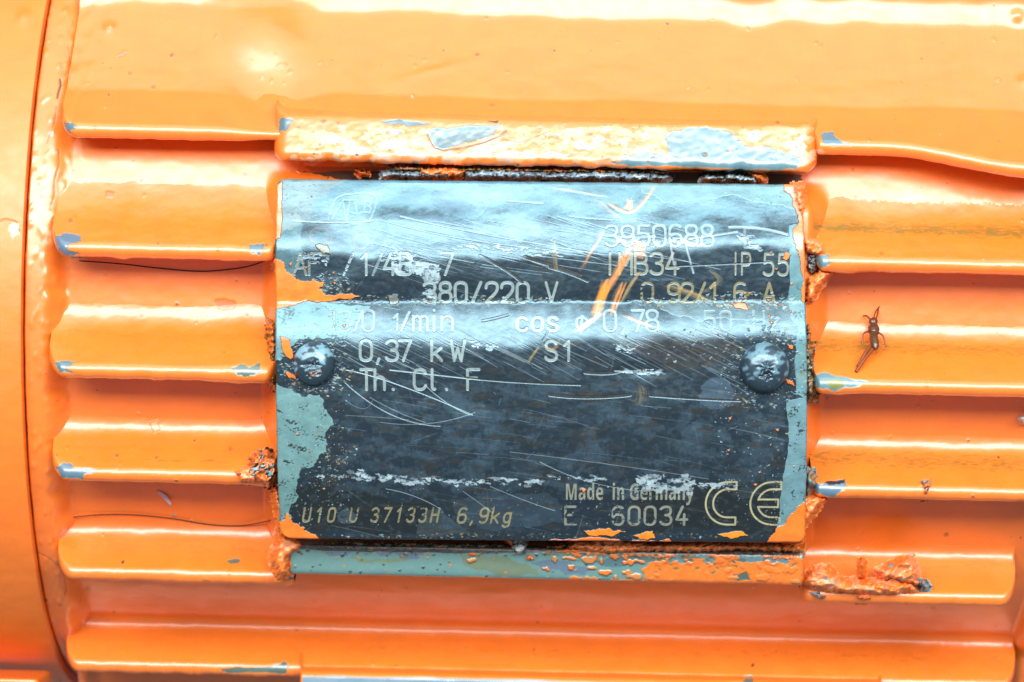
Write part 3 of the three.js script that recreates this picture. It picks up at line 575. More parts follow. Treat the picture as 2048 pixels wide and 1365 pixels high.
text('EN', 1132, 1196, 1017, 1053, { color: L2, lw: 6, wear: 0.05 }); text('60034', 1228, 1378, 1017, 1054, { color: L2, lw: 6, wear: 0.05 });
// outlined conformity mark
function arcMark(cx, bar) {
  const c = ink.t, R = 44, r = 29, cy = 1010;
  c.strokeStyle = lin(0.36, 0.35, 0.2); c.lineWidth = 4; c.globalAlpha = 0.95;
  c.beginPath(); c.arc(cx, cy, R, Math.PI * 1.5, Math.PI * 0.5, true); c.lineTo(cx + 17, cy + R); c.lineTo(cx + 17, cy + r); c.lineTo(cx, cy + r); c.arc(cx, cy, r, Math.PI * 0.5, Math.PI * (bar ? 0.92 : 1), false);
  if (bar) { c.lineTo(cx + 12, cy + 8); c.lineTo(cx + 12, cy - 8); c.lineTo(cx - r + 2, cy - 8); c.arc(cx, cy, r, Math.PI * 1.08, Math.PI * 1.5, false); } else c.arc(cx, cy, r, Math.PI, Math.PI * 1.5, false);
  c.lineTo(cx + 17, cy - r); c.lineTo(cx + 17, cy - R); c.closePath(); c.stroke(); c.globalAlpha = 1;
}
arcMark(1459, false); arcMark(1549, true);
// faint framed emblem in the upper left corner
{
  const c = ink.t; c.strokeStyle = lin(0.55, 0.6, 0.6); c.lineWidth = 3; c.globalAlpha = 0.28;
  c.stroke(new Path2D('M655 440L664 408Q668 392 690 388L728 384Q752 384 752 404L744 430Q742 442 720 446L700 448'));
  c.stroke(new Path2D('M664 438L684 400L712 399M684 400L690 438M698 400L692 440M702 425L716 428L722 424M708 404L712 424M730 400L726 424L738 424Q744 414 734 412M728 402L738 402Q744 408 734 412')); c.globalAlpha = 1;
}
// wear away parts of the lettering, then lay it on the plate
{
  ink.t.setTransform(1, 0, 0, 1, 0, 0);
  const im = ink.t.getImageData(0, 0, TW, TH), d = im.data;
  for (let y = 0; y < TH; y++) for (let x = 0; x < TW; x++) {
    const i = (y * TW + x) * 4 + 3; if (!d[i]) continue;
    const X = PX0 + x / TK, Y = PY0 + y / TK;
    let w = -0.5 + 0.1 * n2(X / 60, Y / 60);
    for (const [cx, cy, sx, sy, k] of [[660, 525, 70, 40, 0.5], [680, 645, 40, 25, 0.25], [1180, 1035, 45, 22, 1.2], [1290, 985, 120, 12, 0.3], [720, 1035, 30, 20, 0.6], [840, 1020, 20, 20, 0.5], [1300, 1045, 60, 14, 0.25], [1540, 640, 90, 25, 0.4], [1270, 585, 40, 25, 0.7], [700, 590, 60, 25, 0.7], [1560, 1045, 30, 20, 0.5], [1500, 470, 40, 30, 0.3], [690, 420, 60, 40, 0.15]]) w += k * Math.exp(-(((X - cx) / sx) ** 2) - ((Y - cy) / sy) ** 2);
    const n = fbm2(X / 13, Y / 11, 3) * 0.8 + 0.15 * n2(X / 3, Y / 3);
    d[i] *= clamp(1 - smoothstep(n + w, -0.1, 0.12), 0, 1);
  }
  ink.t.putImageData(im, 0, 0);
  ink.c.save(); ink.c.setTransform(1, 0, 0, 1, 0, 0); ink.c.drawImage(ink.t.canvas, 0, 0); ink.c.restore();
  // grooves
  ink.h.save(); ink.h.setTransform(1, 0, 0, 1, 0, 0);
  const g = document.createElement('canvas'); g.width = TW; g.height = TH; const gc = g.getContext('2d');
  for (let i = 0; i < d.length; i += 4) { d[i] = d[i + 1] = d[i + 2] = 112; }
  gc.putImageData(im, 0, 0); ink.h.drawImage(g, 0, 0); ink.h.restore();
}
// scratches
function scratch(pts, w, color, a = 1, hv = 116) {
  for (const [c, st, al] of [[ink.c, color, a], [ink.h, grey(hv), a]]) { c.globalAlpha = al; c.strokeStyle = st; c.lineWidth = w; c.beginPath(); c.moveTo(pts[0][0], pts[0][1]); if (pts.length === 3) c.quadraticCurveTo(pts[1][0], pts[1][1], pts[2][0], pts[2][1]); else for (const p of pts.slice(1)) c.lineTo(p[0], p[1]); c.stroke(); c.globalAlpha = 1; }
}
const BARE = lin(0.28, 0.38, 0.42), BARE_D = lin(0.24, 0.3, 0.32);
for (let i = 0; i < 230; i++) { const x = rr(650, 1440), y = rr(640, 735), l = rr(15, 95), s = rr(0.42, 0.62); scratch([[x, y], [x + l, y + l * s]], rr(0.5, 1.5), rnd() < 0.75 ? BARE : DARK, rr(0.12, 0.7)); }
for (let i = 0; i < 150; i++) { const x = rr(640, 1560), y = rr(770, 1060), l = rr(20, 140), s = rr(0.05, 0.3); scratch([[x, y], [x + l * 0.5, y + l * s * 0.4], [x + l, y + l * s]], rr(0.4, 1.1), rnd() < 0.7 ? BARE : DARK, rr(0.1, 0.5)); }
for (let i = 0; i < 120; i++) { const x = rr(720, 1300), y = rr(430, 540), l = rr(30, 180), s = rr(0.12, 0.4); scratch([[x, y], [x + l, y + l * s]], rr(0.5, 2), rnd() < 0.6 ? BARE : lin(0.05, 0.045, 0.04), rr(0.15, 0.6)); }
for (let i = 0; i < 90; i++) { const x = rr(560, 1600), y = rr(365, 1075), a = rr(0, 6.3), l = rr(5, 50); scratch([[x, y], [x + l * Math.cos(a), y + l * Math.sin(a)]], rr(0.4, 1.1), BARE, rr(0.15, 0.6)); }
for (const [p, w, a] of [[[[680, 738], [760, 748], [945, 830]], 1.6, 0.9], [[[690, 765], [780, 850], [880, 853]], 1.6, 0.8], [[[850, 770], [890, 810], [940, 830]], 1.4, 0.8], [[[760, 845], [860, 860], [950, 825]], 1.2, 0.6], [[[780, 740], [850, 748], [960, 760]], 2.2, 0.8], [[[690, 800], [735, 835], [745, 800]], 1, 0.5], [[[740, 795], [800, 830], [850, 845]], 1.8, 0.5], [[[1020, 905], [1200, 925], [1420, 960]], 1.2, 0.6], [[[1080, 925], [1170, 975], [1290, 985]], 1.4, 0.7], [[[770, 980], [830, 990], [880, 1022]], 1.4, 0.8], [[[925, 985], [960, 1010], [985, 1030]], 1.3, 0.7], [[[980, 975], [1060, 1010], [1110, 1025]], 1.5, 0.7], [[[800, 433], [960, 470], [1180, 505]], 3, 0.7], [[[780, 445], [900, 480], [1100, 500]], 2.5, 0.7], [[[1015, 400], [1050, 403], [1085, 406]], 4, 0.8], [[[585, 441], [660, 448], [745, 441]], 4, 0.7], [[[1140, 432], [1180, 438], [1240, 440]], 3, 0.7], [[[1200, 470], [1260, 478], [1310, 474]], 5, 0.6], [[[1380, 478], [1430, 472], [1475, 465]], 4, 0.7], [[[1460, 455], [1520, 452], [1575, 470]], 5, 0.8], [[[1372, 490], [1380, 520], [1387, 545]], 4, 0.8], [[[1342, 490], [1345, 520], [1350, 535]], 4, 0.7]]) scratch(p, w, BARE, a, 108);
// dark gouges
for (const [p, w] of [[[[965, 642], [990, 638], [1016, 630]], 5], [[[1085, 682], [1092, 672], [1096, 662]], 3], [[[960, 512], [1010, 535], [1045, 565]], 6], [[[1050, 515], [1100, 530], [1160, 550]], 7], [[[1100, 535], [1140, 545], [1175, 562]], 6], [[[1340, 533], [1430, 530], [1540, 524]], 2.5], [[[930, 755], [1000, 765], [1160, 770]], 4], [[[1170, 745], [1220, 750], [1240, 742]], 7], [[[1100, 790], [1170, 800], [1260, 790]], 7], [[[1300, 792], [1400, 800], [1480, 802]], 4]]) scratch(p, w, lin(0.03, 0.022, 0.016), 0.85, 104);
// bare, scraped metal: ragged bright patches
function scrape(x0, x1, y0, y1, n, h, slope = 0.05) {
  for (let i = 0; i < n; i++) { const t = rnd(), x = lerp(x0, x1, t), y = lerp(y0, y1, t) + (rnd() + rnd() - 1) * h, l = rr(3, 22); pl([[x, y], [x + l, y + l * slope + rr(-2, 2)], [x + l * 0.9, y + rr(2, h * 0.6)], [x + l * 0.2, y + rr(1, h * 0.5)]], rnd() < 0.7 ? BARE : lin(0.33, 0.45, 0.5), { a: rr(0.4, 1), jit: 6, h: 112, r: 80 }); }
}
scrape(620, 700, 952, 956, 14, 8); scrape(690, 820, 948, 962, 55, 12); scrape(820, 1080, 962, 966, 70, 9); scrape(1090, 1230, 955, 960, 26, 8, 0.15); scrape(1270, 1380, 962, 968, 80, 18); scrape(1380, 1470, 970, 974, 30, 9);
scrape(1225, 1315, 742, 744, 44, 6); scrape(780, 870, 530, 545, 60, 20); scrape(745, 830, 505, 515, 26, 14); scrape(840, 870, 580, 600, 18, 10); scrape(1225, 1320, 480, 488, 36, 9); scrape(1330, 1400, 478, 488, 26, 8); scrape(1230, 1260, 690, 700, 14, 9); scrape(930, 985, 685, 695, 12, 8); scrape(1470, 1510, 465, 500, 20, 9);
scrape(900, 1110, 490, 505, 60, 10, 0.25); scrape(600, 660, 505, 520, 14, 12);
for (let i = 0; i < 500; i++) { const edge = rnd(), x = edge < 0.35 ? rr(565, 700) : edge < 0.7 ? rr(1440, 1600) : rr(600, 1560), y = edge < 0.7 ? rr(640, 1060) : rr(960, 1060); ink.c.globalAlpha = rr(0.4, 1); ink.c.fillStyle = BARE; ink.c.beginPath(); ink.c.ellipse(x, y, rr(0.5, 1.8), rr(0.4, 1.3), rr(0, 3), 0, 7); ink.c.fill(); } ink.c.globalAlpha = 1;
// grime round the rivets and along the crease
function grime(cx, cy, rx, ry, n, s = 6) { for (let i = 0; i < n; i++) { const a = rr(0, 6.3), q = Math.pow(rnd(), 0.5), x = cx + rx * q * Math.cos(a), y = cy + ry * q * Math.sin(a), k = rr(1, s); pl([[x, y], [x + k * 2, y + rr(-k, k)], [x + k, y + k]], rnd() < 0.45 ? DARK : rnd() < 0.6 ? OLIVE : rnd() < 0.6 ? PRIMER : BARE, { a: rr(0.4, 0.95), jit: 4, h: rr(120, 175), r: 150 }); } }
grime(630, 730, 75, 68, 260, 5); grime(1528, 735, 92, 84, 300, 5); grime(1500, 600, 110, 18, 130); grime(1340, 604, 90, 8, 80, 4); grime(880, 600, 260, 9, 170, 5); grime(660, 570, 40, 26, 120, 4); grime(1500, 900, 90, 110, 110, 4); grime(590, 390, 45, 40, 40, 3); grime(1500, 385, 100, 24, 40, 3); grime(660, 900, 50, 60, 120, 4); grime(620, 990, 60, 60, 110, 3); grime(1080, 1078, 480, 6, 260, 4); grime(1350, 690, 130, 35, 70, 4);
pl([[1180, 655], [1400, 650], [1460, 670], [1480, 700], [1380, 742], [1300, 720]], lin(0.06, 0.035, 0.02), { a: 0.35, jit: 20 });
// orange smears wiped over the plate
function smear(pts, w0, w1, color, a, n = 10) {
  const cv = new THREE.CatmullRomCurve3(pts.map((p) => new THREE.Vector3(p[0], p[1], 0)));
  for (let i = 0; i < n * 3; i++) { const o = (rnd() + rnd() - 1) * w0 * 1.3, t0 = rr(0, 0.5) * rnd(), t1 = 1 - rr(0, 0.6) * rnd(), q = []; for (let k = 0; k <= 4; k++) { const p = cv.getPoint(lerp(t0, t1, k / 4)); q.push([p.x + o + rr(-1, 1), p.y + rr(-2, 2)]); } scratch(q, rr(0.6, w1 * 0.55), color, a * rr(0.06, 0.4), rr(128, 138)); }
}
const SM = lin(0.7, 0.26, 0.06), SM2 = lin(0.35, 0.24, 0.08);
smear([[1108, 478], [1110, 510], [1114, 545]], 5, 5, SM2, 0.5, 10); smear([[1210, 460], [1180, 510], [1160, 545]], 4, 4, SM, 0.5, 9); smear([[1260, 490], [1238, 540], [1200, 600]], 9, 8, SM, 0.65, 18); smear([[1216, 560], [1206, 590], [1192, 630]], 11, 9, lin(0.8, 0.25, 0.03), 0.8, 26); smear([[1246, 565], [1236, 590], [1222, 630]], 7, 7, SM, 0.7, 14); smear([[1280, 545], [1262, 570], [1240, 610]], 5, 5, SM2, 0.6, 12); smear([[1205, 625], [1180, 645], [1150, 665]], 8, 7, lin(0.75, 0.4, 0.2), 0.5, 18); smear([[1250, 630], [1270, 640], [1310, 655]], 8, 5, SM, 0.4, 14); smear([[1330, 570], [1390, 590], [1420, 605]], 14, 5, SM2, 0.4, 22); smear([[1420, 540], [1440, 560], [1400, 590]], 6, 4, SM2, 0.5, 10);
smear([[1218, 405], [1262, 425], [1316, 368]], 5, 5, SM, 0.6, 12); smear([[1190, 395], [1215, 415], [1245, 440]], 9, 7, lin(0.4, 0.28, 0.17), 0.25, 18); smear([[1100, 372], [1160, 382], [1220, 392]], 6, 4, lin(0.5, 0.4, 0.28), 0.4, 10); smear([[1078, 695], [1070, 705], [1056, 725]], 3, 3, SM2, 0.8, 7); smear([[1085, 690], [1105, 700], [1120, 680]], 4, 4, SM2, 0.6, 8);
pl([[1255, 395], [1268, 400], [1260, 422], [1246, 418]], SM, { a: 0.6, jit: 8 }); pl([[1270, 478], [1290, 485], [1284, 520], [1270, 515]], SM, { a: 0.6, jit: 9 });
smear([[1280, 770], [1284, 790], [1280, 812]], 14, 5, SM2, 0.3, 20);
// thick orange paint left on the plate
const op = (pts, jit = 9, c = ORANGE) => pl(pts, c, { h: 235, r: 74, jit });
op([[530, 518], [562, 520], [575, 545], [600, 562], [628, 558], [650, 566], [636, 578], [650, 590], [700, 588], [720, 594], [640, 604], [600, 606], [560, 616], [530, 630]], 9);
op([[1572, 364], [1640, 360], [1640, 620], [1604, 600], [1600, 520], [1588, 480], [1600, 440], [1590, 400]], 14, lin(0.78, 0.2, 0.05));
op([[1536, 1092], [1560, 1062], [1592, 1030], [1610, 1010], [1640, 1000], [1640, 1110], [1530, 1110]], 10);
op([[545, 365], [562, 362], [560, 470], [552, 480], [545, 470]], 8, lin(0.7, 0.22, 0.06));
op([[555, 1050], [570, 1030], [580, 1050], [612, 1070], [640, 1090], [540, 1100], [540, 1040]], 8);
op([[1170, 1066], [1200, 1062], [1232, 1068], [1255, 1070], [1225, 1080], [1185, 1078]], 7, lin(0.7, 0.2, 0.01)); op([[1268, 1078], [1310, 1068], [1315, 1082], [1285, 1086]], 6, lin(0.7, 0.22, 0.01)); op([[1440, 1074], [1490, 1068], [1504, 1078], [1470, 1084]], 6, lin(0.7, 0.22, 0.01)); op([[1100, 1086], [1180, 1080], [1260, 1088], [1340, 1084], [1360, 1100], [1090, 1100]], 8);
op([[562, 672], [580, 680], [588, 712], [582, 720], [566, 700]], 5); op([[572, 742], [592, 752], [592, 760], [578, 756]], 4); op([[1573, 688], [1584, 692], [1584, 700], [1576, 697]], 3); op([[1570, 756], [1585, 762], [1590, 774], [1574, 768]], 4); op([[1462, 606], [1492, 608], [1498, 620], [1470, 616]], 6, lin(0.75, 0.25, 0.1)); op([[592, 1058], [606, 1062], [600, 1068]], 3); op([[1164, 980], [1174, 982], [1168, 990]], 3); op([[1570, 505], [1582, 510], [1572, 522], [1566, 518]], 4);
for (let i = 0; i < 46; i++) { const x = rnd() < 0.5 ? rr(560, 720) : rr(1440, 1600), y = rr(500, 1075), s = rr(1, 4); op([[x, y], [x + s * 2, y + rr(-s, s)], [x + s, y + s * 1.4]], 2, lin(0.75, 0.2, 0.04)); }
for (const [x, y, rx, ry] of [[641, 473, 22, 17], [722, 483, 14, 14]]) { ink.c.strokeStyle = lin(0.14, 0.05, 0.02); ink.c.lineWidth = 2; ink.c.beginPath(); ink.c.ellipse(x, y, rx, ry, 0.2, 0, 6.3); ink.c.stroke(); }
pl([[628, 486], [655, 490], [660, 508], [646, 508], [636, 498]], OLIVE, { a: 0.85, jit: 6, h: 160 });
pl([[775, 592], [796, 590], [796, 606], [778, 608]], lin(0.12, 0.13, 0.11), { h: 200, jit: 6 });

const plateTex = {
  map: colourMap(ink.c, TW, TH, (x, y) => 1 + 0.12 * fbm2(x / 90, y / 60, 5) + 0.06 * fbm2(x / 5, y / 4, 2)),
  bumpMap: floatMap(ink.h, TW, TH, 1, (x, y) => 0.010 * fbm2(x / 60, y / 36, 3) + 0.004 * n2(x / 5, y / 4)),
};
{
  const d = ink.r.getImageData(0, 0, TW, TH), out = new Uint8Array(TW * TH * 4);
  for (let y = 0; y < TH; y++) for (let x = 0; x < TW; x++) { const o = ((TH - 1 - y) * TW + x) * 4, v = clamp(d.data[(y * TW + x) * 4] * (1 + 0.35 * fbm2(x / 50, y / 22, 5)), 20, 255); out[o] = out[o + 1] = out[o + 2] = v; out[o + 3] = 255; }
  plateTex.roughnessMap = new THREE.DataTexture(out, TW, TH); plateTex.roughnessMap.magFilter = THREE.LinearFilter; plateTex.roughnessMap.needsUpdate = true;
}
const plateMat = new THREE.MeshPhysicalMaterial({ ...plateTex, bumpScale: 7 * S, roughness: 0.92, ior: 1.9, specularColor: new THREE.Color().setRGB(0.5, 0.83, 1) });
const nameplate = new THREE.Group();
nameplate.name = 'nameplate'; nameplate.rotation.z = ROLL; nameplate.position.copy(shift);
nameplate.userData.label = 'worn dark metal nameplate with engraved lettering held by two rivets';
motor.add(nameplate);
// plate axes: upright, true units; seen -> plate
const Q = (px, py) => solve(px, py, plateZ);
const crumple = (X) => 5 * fbm2(X / 60, 31, 4);
const sway = (X) => 13 * Math.sin((X - 620) / 210) + 8 * n2(X / 160, 5) + 4 * n2(X / 50, 9);
const onPlate = (X, Y) => plateZ(Y - sway(X) * (Math.exp(-(((Y - 500) / 55) ** 2)) + 0.8 * Math.exp(-(((Y - 690) / 50) ** 2))) - crumple(X) * Math.exp(-(((Y - 604) / 26) ** 2))) + 1.5 * fbm2(X / 240, Y / 120, 2) - 3 * Math.exp(-(((X - 1275) / 60) ** 2 + ((Y - 742) / 16) ** 2)) - 2 * Math.exp(-(((X - 900) / 90) ** 2 + ((Y - 410) / 26) ** 2)) + (Y < 560 ? 0.6 * n2(X / 150, Y / 80) : 0);
{
  const nu = 360, nv = 250, tl = Q(553, 358), tr = Q(1604, 369), bl = Q(560, 1078), br = Q(1610, 1086), rows = [];
  for (let i = 0; i <= nu; i++) {
    const row = [], u = i / nu;
    for (let j = 0; j <= nv; j++) {
      const v = j / nv;
      let X = lerp(lerp(tl[0], tr[0], u), lerp(bl[0], br[0], u), v), Y = lerp(lerp(tl[1], bl[1], v), lerp(tr[1], br[1], v), u);
      const R = 16, ey = Math.min(Y - tl[1] - 11 * u, bl[1] - Y + 8 * u), k = v < 0.5 ? R : (u < 0.5 ? 24 : R);
      const cut = ey < k ? k - Math.sqrt(Math.max(0, k * k - (k - ey) ** 2)) : 0;
      X += lerp(cut, -cut, u) + (u < 0.5 ? 1 : 1) * 1.6 * fbm2(Y / 30, u * 9, 3) * (Math.abs(u - 0.5) * 2) ** 4;
      Y += 1.2 * fbm2(X / 40, v * 9 + 3, 3) * (Math.abs(v - 0.5) * 2) ** 4;
      let Z = onPlate(X, Y);
      const d = Math.min(i, nu - i, j, nv - j);
      if (d < 1) Z -= 2; 
      row.push([X, Y, Z]);
    }
    rows.push(row);
  }
  // edges: fold the border down by the plate's thickness
  const fold = (r) => [r[0].map((_, k) => (k === 2 ? r[0][2] - 12 : r[0][k])), ...r, r[r.length - 1].map((w, k) => (k === 2 ? w - 12 : w))];
  let all = rows.map(fold);
  all = [all[0].map((p) => [p[0], p[1], p[2] - 12]), ...all, all[all.length - 1].map((p) => [p[0], p[1], p[2] - 12])];
  const geo = surface(all, null, (X, Y) => [(X - PX0) / PW, 1 - (Y - PY0) * TK / TH]);
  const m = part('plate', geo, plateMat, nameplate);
  m.name = 'plate';
}
// rivets: worn domes with a dimple
const rivetMat = new THREE.MeshPhysicalMaterial({ color: 0xffffff, vertexColors: true, ior: 1.8, roughness: 0.25, specularColor: new THREE.Color().setRGB(0.6, 0.87, 1) });
function rivet(px, py, rad, hgt, sd) {
  const [cx, cy, cz] = Q(px, py), rows = [], nA = 96, nR = 44, col = [];
  for (let i = 0; i <= nA; i++) {
    const row = [], a = i / nA * Math.PI * 2;
    for (let j = 0; j <= nR; j++) {
      const q = j / nR, ca = Math.cos(a), sa = Math.sin(a);
      let z = hgt * Math.sqrt(Math.max(0, 1 - q ** 2.6));
      const lx = q * rad * ca, ly = q * rad * sa;
      const nn = fbm2(lx / 34 + sd, ly / 26, 2);
      z += 1.0 * nn * (1 - q * q);
      const dd = Math.hypot(lx - 1, (ly - 12) * 1.15) / (15 + 5 * n2(a * 1.3, sd)); z -= 5 * Math.exp(-(dd ** 3)) * (1 + 0.6 * n2(lx / 9 + sd, ly / 9)) ;
      z -= 3 * Math.exp(-(((lx + 5) / 20) ** 2 + ((ly - 2) / 3) ** 2)) * (sd > 5 ? 0 : 1);
      row.push([cx + lx, cy + ly * 1.02, cz + z - (q > 0.98 ? 5 : 0)]);
      const w = (sd < 5 ? 1.2 : 0.8) * smoothstep(nn + 0.12 * n2(lx / 9, ly / 9 + sd) - ly / 160, 0.05, 0.35), dimple = Math.exp(-(dd ** 4));
      const c = [lerp(0.018, 0.14, w), lerp(0.034, 0.27, w), lerp(0.05, 0.34, w)].map((x) => x * (1 - 0.4 * dimple));
      if (sd < 5 && dimple > 0.5 && n2(lx / 7 + sd, ly / 7) > 0.6) c.splice(0, 3, 0.5, 0.16, 0.02);
      col.push(...c);
    }
    rows.push(row.reverse());
  }
  const g = surface(rows, null);
  const fixed = new Float32Array(col.length);
  for (let i = 0; i <= nA; i++) for (let j = 0; j <= nR; j++) for (let c = 0; c < 3; c++) fixed[(i * (nR + 1) + (nR - j)) * 3 + c] = col[(i * (nR + 1) + j) * 3 + c];
  g.setAttribute('color', new THREE.BufferAttribute(fixed, 3));
  return g;
}
for (const [x, y, r, h, s] of [[628, 728, 43, 30, 3], [1529, 736, 50, 36, 9]]) {
  const g = rivet(x, y, r, h, s), n = g.attributes.normal.array; let up = 0;
  for (let i = 2; i < n.length; i += 3) up += n[i];
  if (up < 0) { const ix = g.index.array; for (let i = 0; i < ix.length; i += 3) { const t = ix[i]; ix[i] = ix[i + 1]; ix[i + 1] = t; } g.computeVertexNormals(); }
  part('rivet', g, rivetMat, nameplate);
}

// ---------------------------------------------------------------- thick, torn and crusted paint around the plate
const crustMat = new THREE.MeshPhysicalMaterial({ color: 0xffffff, vertexColors: true, roughness: 0.3, ior: 1.55 });
const inPoly = (p, x, y) => { let c = false, d = 1e9; for (let i = 0, j = p.length - 1; i < p.length; j = i++) { const [ax, ay] = p[i], [bx, by] = p[j]; if ((ay > y) !== (by > y) && x < (bx - ax) * (y - ay) / (by - ay) + ax) c = !c; const t = clamp(((x - ax) * (bx - ax) + (y - ay) * (by - ay)) / ((bx - ax) ** 2 + (by - ay) ** 2 || 1), 0, 1); d = Math.min(d, Math.hypot(x - ax - t * (bx - ax), y - ay - t * (by - ay))); } return c ? d : -d; };
const V = { o: [0.8, 0.19, 0.03], p: [0.85, 0.3, 0.12], t: [0.15, 0.29, 0.32], b: [0.2, 0.33, 0.42], k: [0.015, 0.013, 0.012], v: [0.16, 0.13, 0.02], r: [0.3, 0.07, 0.015], w: [0.5, 0.55, 0.55], g: [0.2, 0.24, 0.27] };
// pts in seen coordinates; z0(x, y) base height; palette: list of [colour key, weight by noise]
function crust(pts, z0, height, palette, { step = 2.4, fine = 10, sink = 40, tidy = 0.5, label, edge = 8, long = 1, oct = 3 } = {}) {
  fine *= long > 1 ? 1 : 1.75;
  const sd = rnd() * 100, xs = pts.map((p) => p[0]), ys = pts.map((p) => p[1]), x0 = Math.min(...xs) - 6, x1 = Math.max(...xs) + 6, y0 = Math.min(...ys) - 6, y1 = Math.max(...ys) + 6;
  const nx = Math.ceil((x1 - x0) / step), ny = Math.ceil((y1 - y0) / step), pos = [], col = [], id = [], idx = [];
  for (let i = 0; i <= nx; i++) for (let j = 0; j <= ny; j++) {
    const x = x0 + i * step, y = y0 + j * step, d = inPoly(pts, x, y) + 5 * fbm2(x / 14 + sd, y / 14, 3);
    id.push(d > -4);
    const m = smoothstep(d, -4, edge), rg = ridge2(x / (fine * 3 * long) + sd, y / (fine * 2), oct), n = fbm2(x / (fine * 2 * long) + sd, y / (fine * 1.3) + 7, oct);
    const zz = z0(x, y) + height * m * (tidy + (1 - tidy) * (rg * 1.1 - 0.3)) + n * height * 0.25 * m - sink * (1 - m);
    const [X, Y] = solve(x, y, () => zz);
    pos.push((X - 1024) * S, -(Y - 682.5) * S, zz * S);
    let t = clamp(0.5 + 0.75 * n + (oct < 3 ? 0.1 : 0.25) * n2(x / (fine * 0.5) + sd, y / (fine * 0.5)), 0, 0.999), c = V[palette[0][0]], acc = 0;
    for (const [k, w] of palette) { acc += w; if (t < acc) { c = V[k]; break; } }
    const f = 0.93 + 0.14 * n2(x / 5, y / 5);
    col.push(c[0] * f, c[1] * f, c[2] * f);
  }
  const at = (i, j) => i * (ny + 1) + j;
  for (let i = 0; i < nx; i++) for (let j = 0; j < ny; j++) { const a = at(i, j), b = at(i, j + 1), c = at(i + 1, j), d = at(i + 1, j + 1); if (id[a] || id[b] || id[c] || id[d]) idx.push(a, b, c, b, d, c); }
  const g = new THREE.BufferGeometry();
  g.setAttribute('position', new THREE.Float32BufferAttribute(pos, 3)); g.setAttribute('color', new THREE.Float32BufferAttribute(col, 3)); g.setIndex(idx); g.computeVertexNormals();
  const m = part('paint_crust', g, crustMat, motor, label);
  m.rotation.z = ROLL;
  return m;
}
const flat = (z) => () => z;
// crumpled crust in the gap above the plate, with dark holes left open
crust([[762, 346], [800, 340], [850, 342], [905, 340], [905, 357], [830, 358], [764, 357]], flat(-56), 26, [['k', 0.3], ['g', 0.25], ['b', 0.25], ['w', 0.2]], { fine: 13, step: 1.6, tidy: 0.3, long: 1.5 });
crust([[838, 336], [900, 334], [935, 340], [920, 356], [842, 356]], flat(-52), 22, [['o', 0.6], ['p', 0.4]], { fine: 8, step: 1.8 });
crust([[925, 340], [1000, 338], [1100, 344], [1200, 342], [1300, 346], [1345, 352], [1330, 364], [1200, 362], [930, 358]], flat(-56), 26, [['k', 0.26], ['g', 0.2], ['b', 0.3], ['w', 0.24]], { fine: 14, step: 1.6, tidy: 0.3, long: 1.5 });
crust([[1405, 350], [1450, 346], [1510, 352], [1520, 368], [1440, 366], [1400, 362]], flat(-56), 26, [['k', 0.45], ['v', 0.1], ['b', 0.25], ['w', 0.2]], { fine: 13, step: 1.6, tidy: 0.3, long: 1.5 });
crust([[1502, 344], [1520, 348], [1534, 360], [1524, 366], [1508, 356]], flat(-46), 14, [['o', 0.6], ['p', 0.4]], { fine: 6, step: 1.5 });
crust([[712, 342], [728, 344], [738, 350], [720, 352]], flat(-56), 12, [['k', 0.5], ['o', 0.5]], { fine: 5, step: 1.5 });
crust([[780, 332], [1000, 334], [1200, 338], [1330, 342], [1330, 348], [1000, 346], [780, 344]], flat(-58), 14, [['k', 0.25], ['v', 0.35], ['o', 0.25], ['t', 0.15]], { fine: 12, step: 1.6, tidy: 0.3, long: 1.7 });
// right edge of the plate
crust([[1586, 368], [1606, 370], [1612, 420], [1608, 470], [1614, 520], [1598, 524], [1590, 480], [1600, 440], [1588, 400]], flat(-26), 18, [['p', 0.45], ['o', 0.55]], { fine: 9 });
crust([[1602, 470], [1630, 478], [1652, 494], [1648, 512], [1625, 512], [1606, 500]], flat(-14), 20, [['o', 0.5], ['p', 0.5]], { fine: 9 });
crust([[1612, 500], [1640, 505], [1636, 540], [1618, 556], [1608, 530]], flat(-36), 16, [['k', 0.6], ['g', 0.25], ['r', 0.15]], { fine: 7 });
crust([[1614, 556], [1640, 540], [1665, 544], [1640, 575], [1626, 604], [1608, 610], [1612, 580]], flat(-24), 26, [['o', 0.65], ['p', 0.35]], { fine: 8, tidy: 0.35 });
crust([[1608, 640], [1622, 650], [1626, 700], [1634, 740], [1632, 800], [1612, 808], [1606, 740]], flat(-44), 22, [['k', 0.45], ['v', 0.25], ['t', 0.2], ['o', 0.1]], { fine: 6, tidy: 0.25 });
crust([[1608, 940], [1628, 942], [1632, 968], [1614, 986]], flat(-56), 18, [['v', 0.4], ['t', 0.4], ['k', 0.2]], { fine: 6 });
crust([[1606, 990], [1632, 992], [1650, 1000], [1636, 1020], [1612, 1050], [1594, 1060], [1596, 1020]], flat(-74), 22, [['o', 0.7], ['p', 0.3]], { fine: 8, tidy: 0.35 });
crust([[1560, 1060], [1590, 1030], [1606, 1020], [1604, 1082], [1550, 1090], [1536, 1088]], flat(-108), 20, [['o', 0.8], ['p', 0.2]], { fine: 14, tidy: 0.7 });
